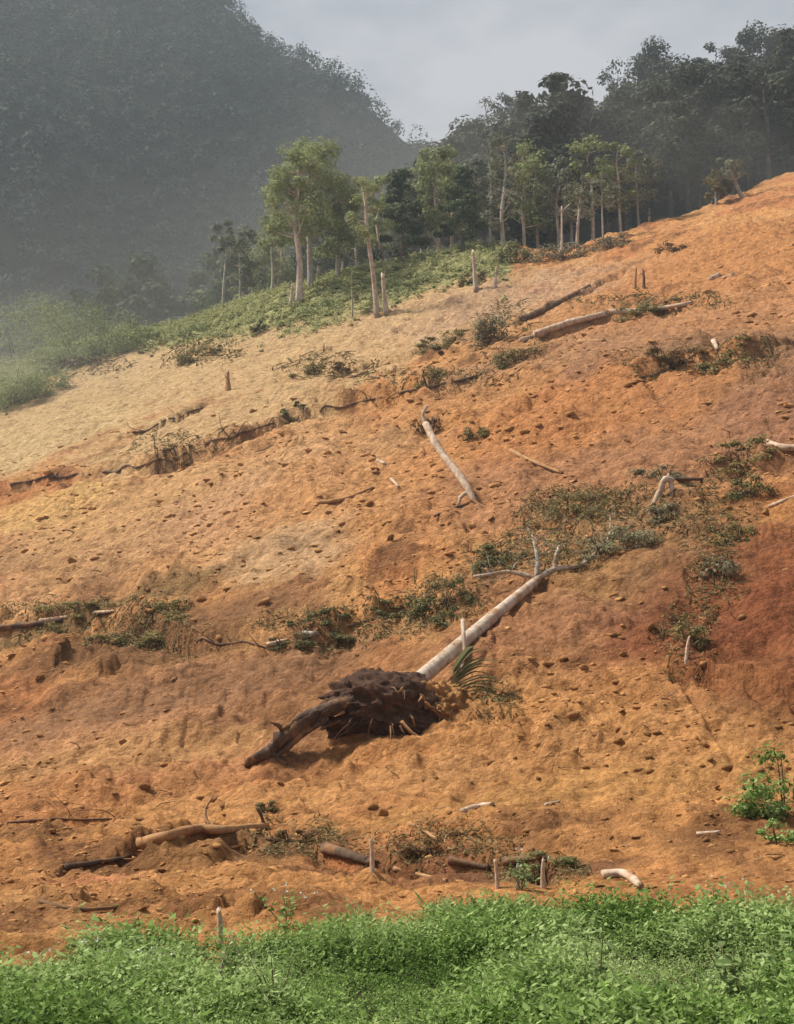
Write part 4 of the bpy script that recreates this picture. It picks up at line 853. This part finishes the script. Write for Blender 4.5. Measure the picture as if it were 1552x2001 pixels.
# ------------------------------------------------------------------ turf on the crest and left flank
cv = MB(); N = 7000
yy = rng.uniform(86, 162, N * 2); uu = rng.uniform(-.40, .14, N * 2); xx = uu * yy
tq = yy - np.interp(xx, TX, TY)
k_ = tq + 4 * fbm(xx / 4.5, yy / 8, 4, 221) > rng.normal(0, 2.5, N * 2); xx, yy = xx[k_][:N], yy[k_][:N]; zz = Hq(xx, yy); M = 16
hh = rng.uniform(.25, .8, len(xx)) * (1 + 1.2 * sst(-25, -45, xx) * (fbm(xx / 6, yy / 6, 2, 77) > 0))
d = rng.standard_normal((len(xx), M, 3)); d[..., 2] = np.abs(d[..., 2])
Q = np.stack([xx, yy, zz], -1)[:, None] + d * hh[:, None, None] * np.array((.7, .7, .75)) * .7
leaves(cv, Q.reshape(-1, 3), (d + np.array((0, 0, .8))).reshape(-1, 3), np.repeat(rng.uniform(.25, .5, len(xx)), M), rng, .5, np.clip(np.repeat(.5 + .3 * fbm(xx / 5, yy / 7, 3, 71), M) + .18 * rng.standard_normal(len(xx) * M), 0, 1))
m_turf = leaf_mat('turf_leaf', (.23, .235, .095), (.34, .345, .15), (.44, .435, .215), .25, 0)
tag(link('crest_grass', cv.mesh('crest_grass'), m_turf), 'pale green grass and low growth along the crest', 'grass', kind='stuff')

# ------------------------------------------------------------------ the meadow
def weed(seed, h, n, leaf, spread, upright):
    rg = np.random.default_rng(seed); mb = MB()
    st = rg.normal(0, 1, (6, 2)) * spread
    k = rg.integers(0, 6, n); f = rg.uniform(.15, 1, n) ** .7
    C = np.stack([st[k, 0] * f, st[k, 1] * f, h * f * (1 - .2 * (k % 3) / 2)], -1) + rg.normal(0, .035, (n, 3))
    N_ = rg.normal(0, .55, (n, 3)) + np.array((0, -.15, 1.0 - upright)); 
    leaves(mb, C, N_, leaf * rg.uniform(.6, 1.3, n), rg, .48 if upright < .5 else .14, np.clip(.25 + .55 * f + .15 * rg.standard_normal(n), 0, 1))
    return np.concatenate(mb.V), np.concatenate(mb.A)
temps = [weed(1, .28, 44, .048, .10, 0), weed(2, .36, 48, .042, .11, .1), weed(3, .25, 34, .075, .13, 0), weed(4, .38, 44, .040, .09, .1), weed(7, .27, 40, .058, .12, 0), weed(6, .26, 48, .036, .13, 0)]
mv = MB(); N = 12500
yy = np.sqrt(rng.uniform(8.3 ** 2, 22 ** 2, N * 2)); uu = rng.uniform(-.43, .43, N * 2); xx = uu * yy
k_ = yy < edge_y(xx, yy) + .22 * rng.standard_normal(N * 2) - .1; xx, yy = xx[k_][:N], yy[k_][:N]; zz = Hq(xx, yy)
hf = .5 + 1.0 * sst(-.4, .5, fbm(xx / 1.3, yy / 1.6, 3, 881)); cl = fbm(xx / 2.2, yy / 2.6, 3, 883)
ti = np.clip((3 + 4.0 * fbm(xx / 1.1, yy / 1.3, 2, 887) + rng.normal(0, 1.2, len(xx))).astype(int), 0, 5)
for k in range(6):
    s = np.where(ti == k)[0]; TV, TA = temps[k]
    if not len(s): continue
    th = rng.random(len(s)) * 6.283; sc_ = rng.uniform(.75, 1.25, len(s)) * hf[s]; c_, s_ = np.cos(th)[:, None], np.sin(th)[:, None]
    X_ = (TV[None, :, 0] * c_ - TV[None, :, 1] * s_) * sc_[:, None] + xx[s][:, None]; Y_ = (TV[None, :, 0] * s_ + TV[None, :, 1] * c_) * sc_[:, None] + yy[s][:, None]
    Z_ = TV[None, :, 2] * sc_[:, None] + zz[s][:, None]
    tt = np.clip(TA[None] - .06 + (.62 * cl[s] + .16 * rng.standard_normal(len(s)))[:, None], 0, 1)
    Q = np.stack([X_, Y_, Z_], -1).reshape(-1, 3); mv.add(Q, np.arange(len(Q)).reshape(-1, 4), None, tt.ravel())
TV, TA = weed(5, .36, 26, .17, .12, 1.0)                              # scattered grass tufts between the weeds
s = np.where(fbm(xx / 1.7, yy / 2.0, 2, 889) > .28)[0][:900]; th = rng.random(len(s)) * 6.283; sc_ = rng.uniform(.7, 1.2, len(s)); c_, s_ = np.cos(th)[:, None], np.sin(th)[:, None]
Q = np.stack([(TV[None, :, 0] * c_ - TV[None, :, 1] * s_) * sc_[:, None] + xx[s][:, None], (TV[None, :, 0] * s_ + TV[None, :, 1] * c_) * sc_[:, None] + yy[s][:, None], TV[None, :, 2] * sc_[:, None] + zz[s][:, None]], -1).reshape(-1, 3)
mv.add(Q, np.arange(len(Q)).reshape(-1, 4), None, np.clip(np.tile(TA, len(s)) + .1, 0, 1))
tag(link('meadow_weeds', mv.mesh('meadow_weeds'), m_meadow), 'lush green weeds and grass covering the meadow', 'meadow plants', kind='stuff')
# taller single plants standing out of the meadow
m_pleaf = leaf_mat('pale_weed_leaf', (.13, .19, .065), (.21, .30, .11), (.34, .43, .19), .3, .1)
m_flower = leaf_mat('white_flower', (.45, .48, .40), (.6, .62, .52), (.75, .76, .66), .2, 0)
for j, (px, py, h, lab, m_, fl) in enumerate([
    (400, 1985, .75, 'tall thin weed with a pale diagonal stem in the lower left meadow', m_meadow, 0), (1400, 1805, .5, 'pale leafy weed in the upper right of the meadow', m_pleaf, 6),
    (1500, 1960, .6, 'large-leaved grey-green weed in the lower right corner', m_pleaf, 0), (1440, 1975, .55, 'broad pale weed left of the lower right corner', m_pleaf, 0), (540, 1990, .5, 'pale dry weed at the bottom left of centre', m_pleaf, 0),
    (1175, 1960, .6, 'feathery blue-green weed low in the meadow, right of centre', m_pleaf, 0), (260, 1960, .4, 'small weed with white flowers at lower left', m_meadow, 12), (560, 1815, .45, 'weed with small white flowers near the upper meadow edge', m_meadow, 7),
    (110, 1945, .4, 'weed with two white flowers near the left side', m_meadow, 4), (1020, 1740, .5, 'pale weed among the thin stakes', m_pleaf, 3)]):
    p = G(px, py); rg = np.random.default_rng(900 + j); o = thing('tall_weed', lab, 'weed', p); L = MB(); FL = MB()
    for s in range(4):
        d = np.array((rg.normal(0, .22), rg.normal(0, .15), h * rg.uniform(.7, 1.1)))
        if j == 0: d = np.array((.22 + .05 * s, 0, h * (1 - .1 * s)))
        S = MB(); tube(S, [(0, 0, 0), d * .5 + rg.normal(0, .02, 3), d], [.009, .007, .004], 4, 6, .05, s); link('stem', S.mesh('stem', True), m_grey if j == 0 else m_shrub, o)
        n = 22; f = rg.uniform(.2, 1, n); leaves(L, d * f[:, None] + rg.normal(0, .05, (n, 3)), rg.normal(0, .5, (n, 3)) + np.array((0, -.2, 1)), rg.uniform(.07, .15, n) * (1.0 if j in (2, 3) else .8), rg, .45)
    link('foliage', L.mesh('foliage'), m_, o)
    if fl:
        for c_ in np.array((0, 0, h)) + rg.normal(0, 1, (fl, 3)) * np.array((.2, .12, .08)):
            FL = MB(); leaves(FL, c_ + rg.normal(0, .010, (5, 3)), rg.normal(0, .5, (5, 3)) + np.array((0, -.6, .6)), .032, rg, .7); link('flower', FL.mesh('flower'), m_flower, o)

# ------------------------------------------------------------------ the hazy air
V = np.array([(x, y, z) for x in (-900, 900) for y in (-60, 900) for z in (-22, float(Z2.max()) + 25)], float)
hm = np_mesh('haze', V, [np.array([(0, 1, 3, 2), (4, 6, 7, 5), (0, 4, 5, 1), (2, 3, 7, 6), (0, 2, 6, 4), (1, 5, 7, 3)])])
mh = bpy.data.materials.new('haze'); mh.use_nodes = True; t = mh.node_tree; t.nodes.clear()
o_ = t.nodes.new('ShaderNodeOutputMaterial'); pv = t.nodes.new('ShaderNodeVolumePrincipled'); pv.inputs['Density'].default_value = .00038; pv.inputs['Color'].default_value = (.80, .91, .99, 1); pv.inputs['Anisotropy'].default_value = .2
t.links.new(pv.outputs[0], o_.inputs['Volume'])
tag(link('haze', hm, mh), 'thin grey haze in the air', kind='stuff')
# dust raised by the slide, hanging over the crest: thick inside, thinning out to nothing
V, T = ICO2
for (x, y, z), r, den, lab in [((-34, 165, hz(-34, 165) + 4), (66, 30, 26), .0055, 'pale dust hanging over the left crest'), ((18, 170, hz(18, 170) + 5), (56, 28, 24), .011, 'pale dust hanging in front of the ridge wood'), ((-50, 125, hz(-50, 125) + 2), (34, 26, 14), .012, 'low dust over the left flank')]:
    mb = MB(); mb.add(V * 1.06, None, T)
    md = bpy.data.materials.new('dust'); md.use_nodes = True; t = md.node_tree; t.nodes.clear(); o_ = t.nodes.new('ShaderNodeOutputMaterial'); pv = t.nodes.new('ShaderNodeVolumePrincipled')
    co = coords(t); gr = t.nodes.new('ShaderNodeTexGradient'); gr.gradient_type = 'SPHERICAL'; t.links.new(co, gr.inputs['Vector'])
    a = t.nodes.new('ShaderNodeMath'); a.operation = 'MULTIPLY'; t.links.new(gr.outputs['Fac'], a.inputs[0]); t.links.new(noise(t, 1.6, 2, .5, co), a.inputs[1])
    a2 = t.nodes.new('ShaderNodeMath'); a2.operation = 'MULTIPLY'; t.links.new(a.outputs[0], a2.inputs[0]); a2.inputs[1].default_value = den * 2
    t.links.new(a2.outputs[0], pv.inputs['Density']); pv.inputs['Color'].default_value = (.90, .88, .80, 1); t.links.new(pv.outputs[0], o_.inputs['Volume'])
    tag(link('dust', mb.mesh('dust', True), md, None, (x, y, z), None, r), lab, 'dust', kind='stuff')
print('TRIS', '', 'polys', sum(len(m.polygons) for m in bpy.data.meshes), 'objects', len(bpy.data.objects))
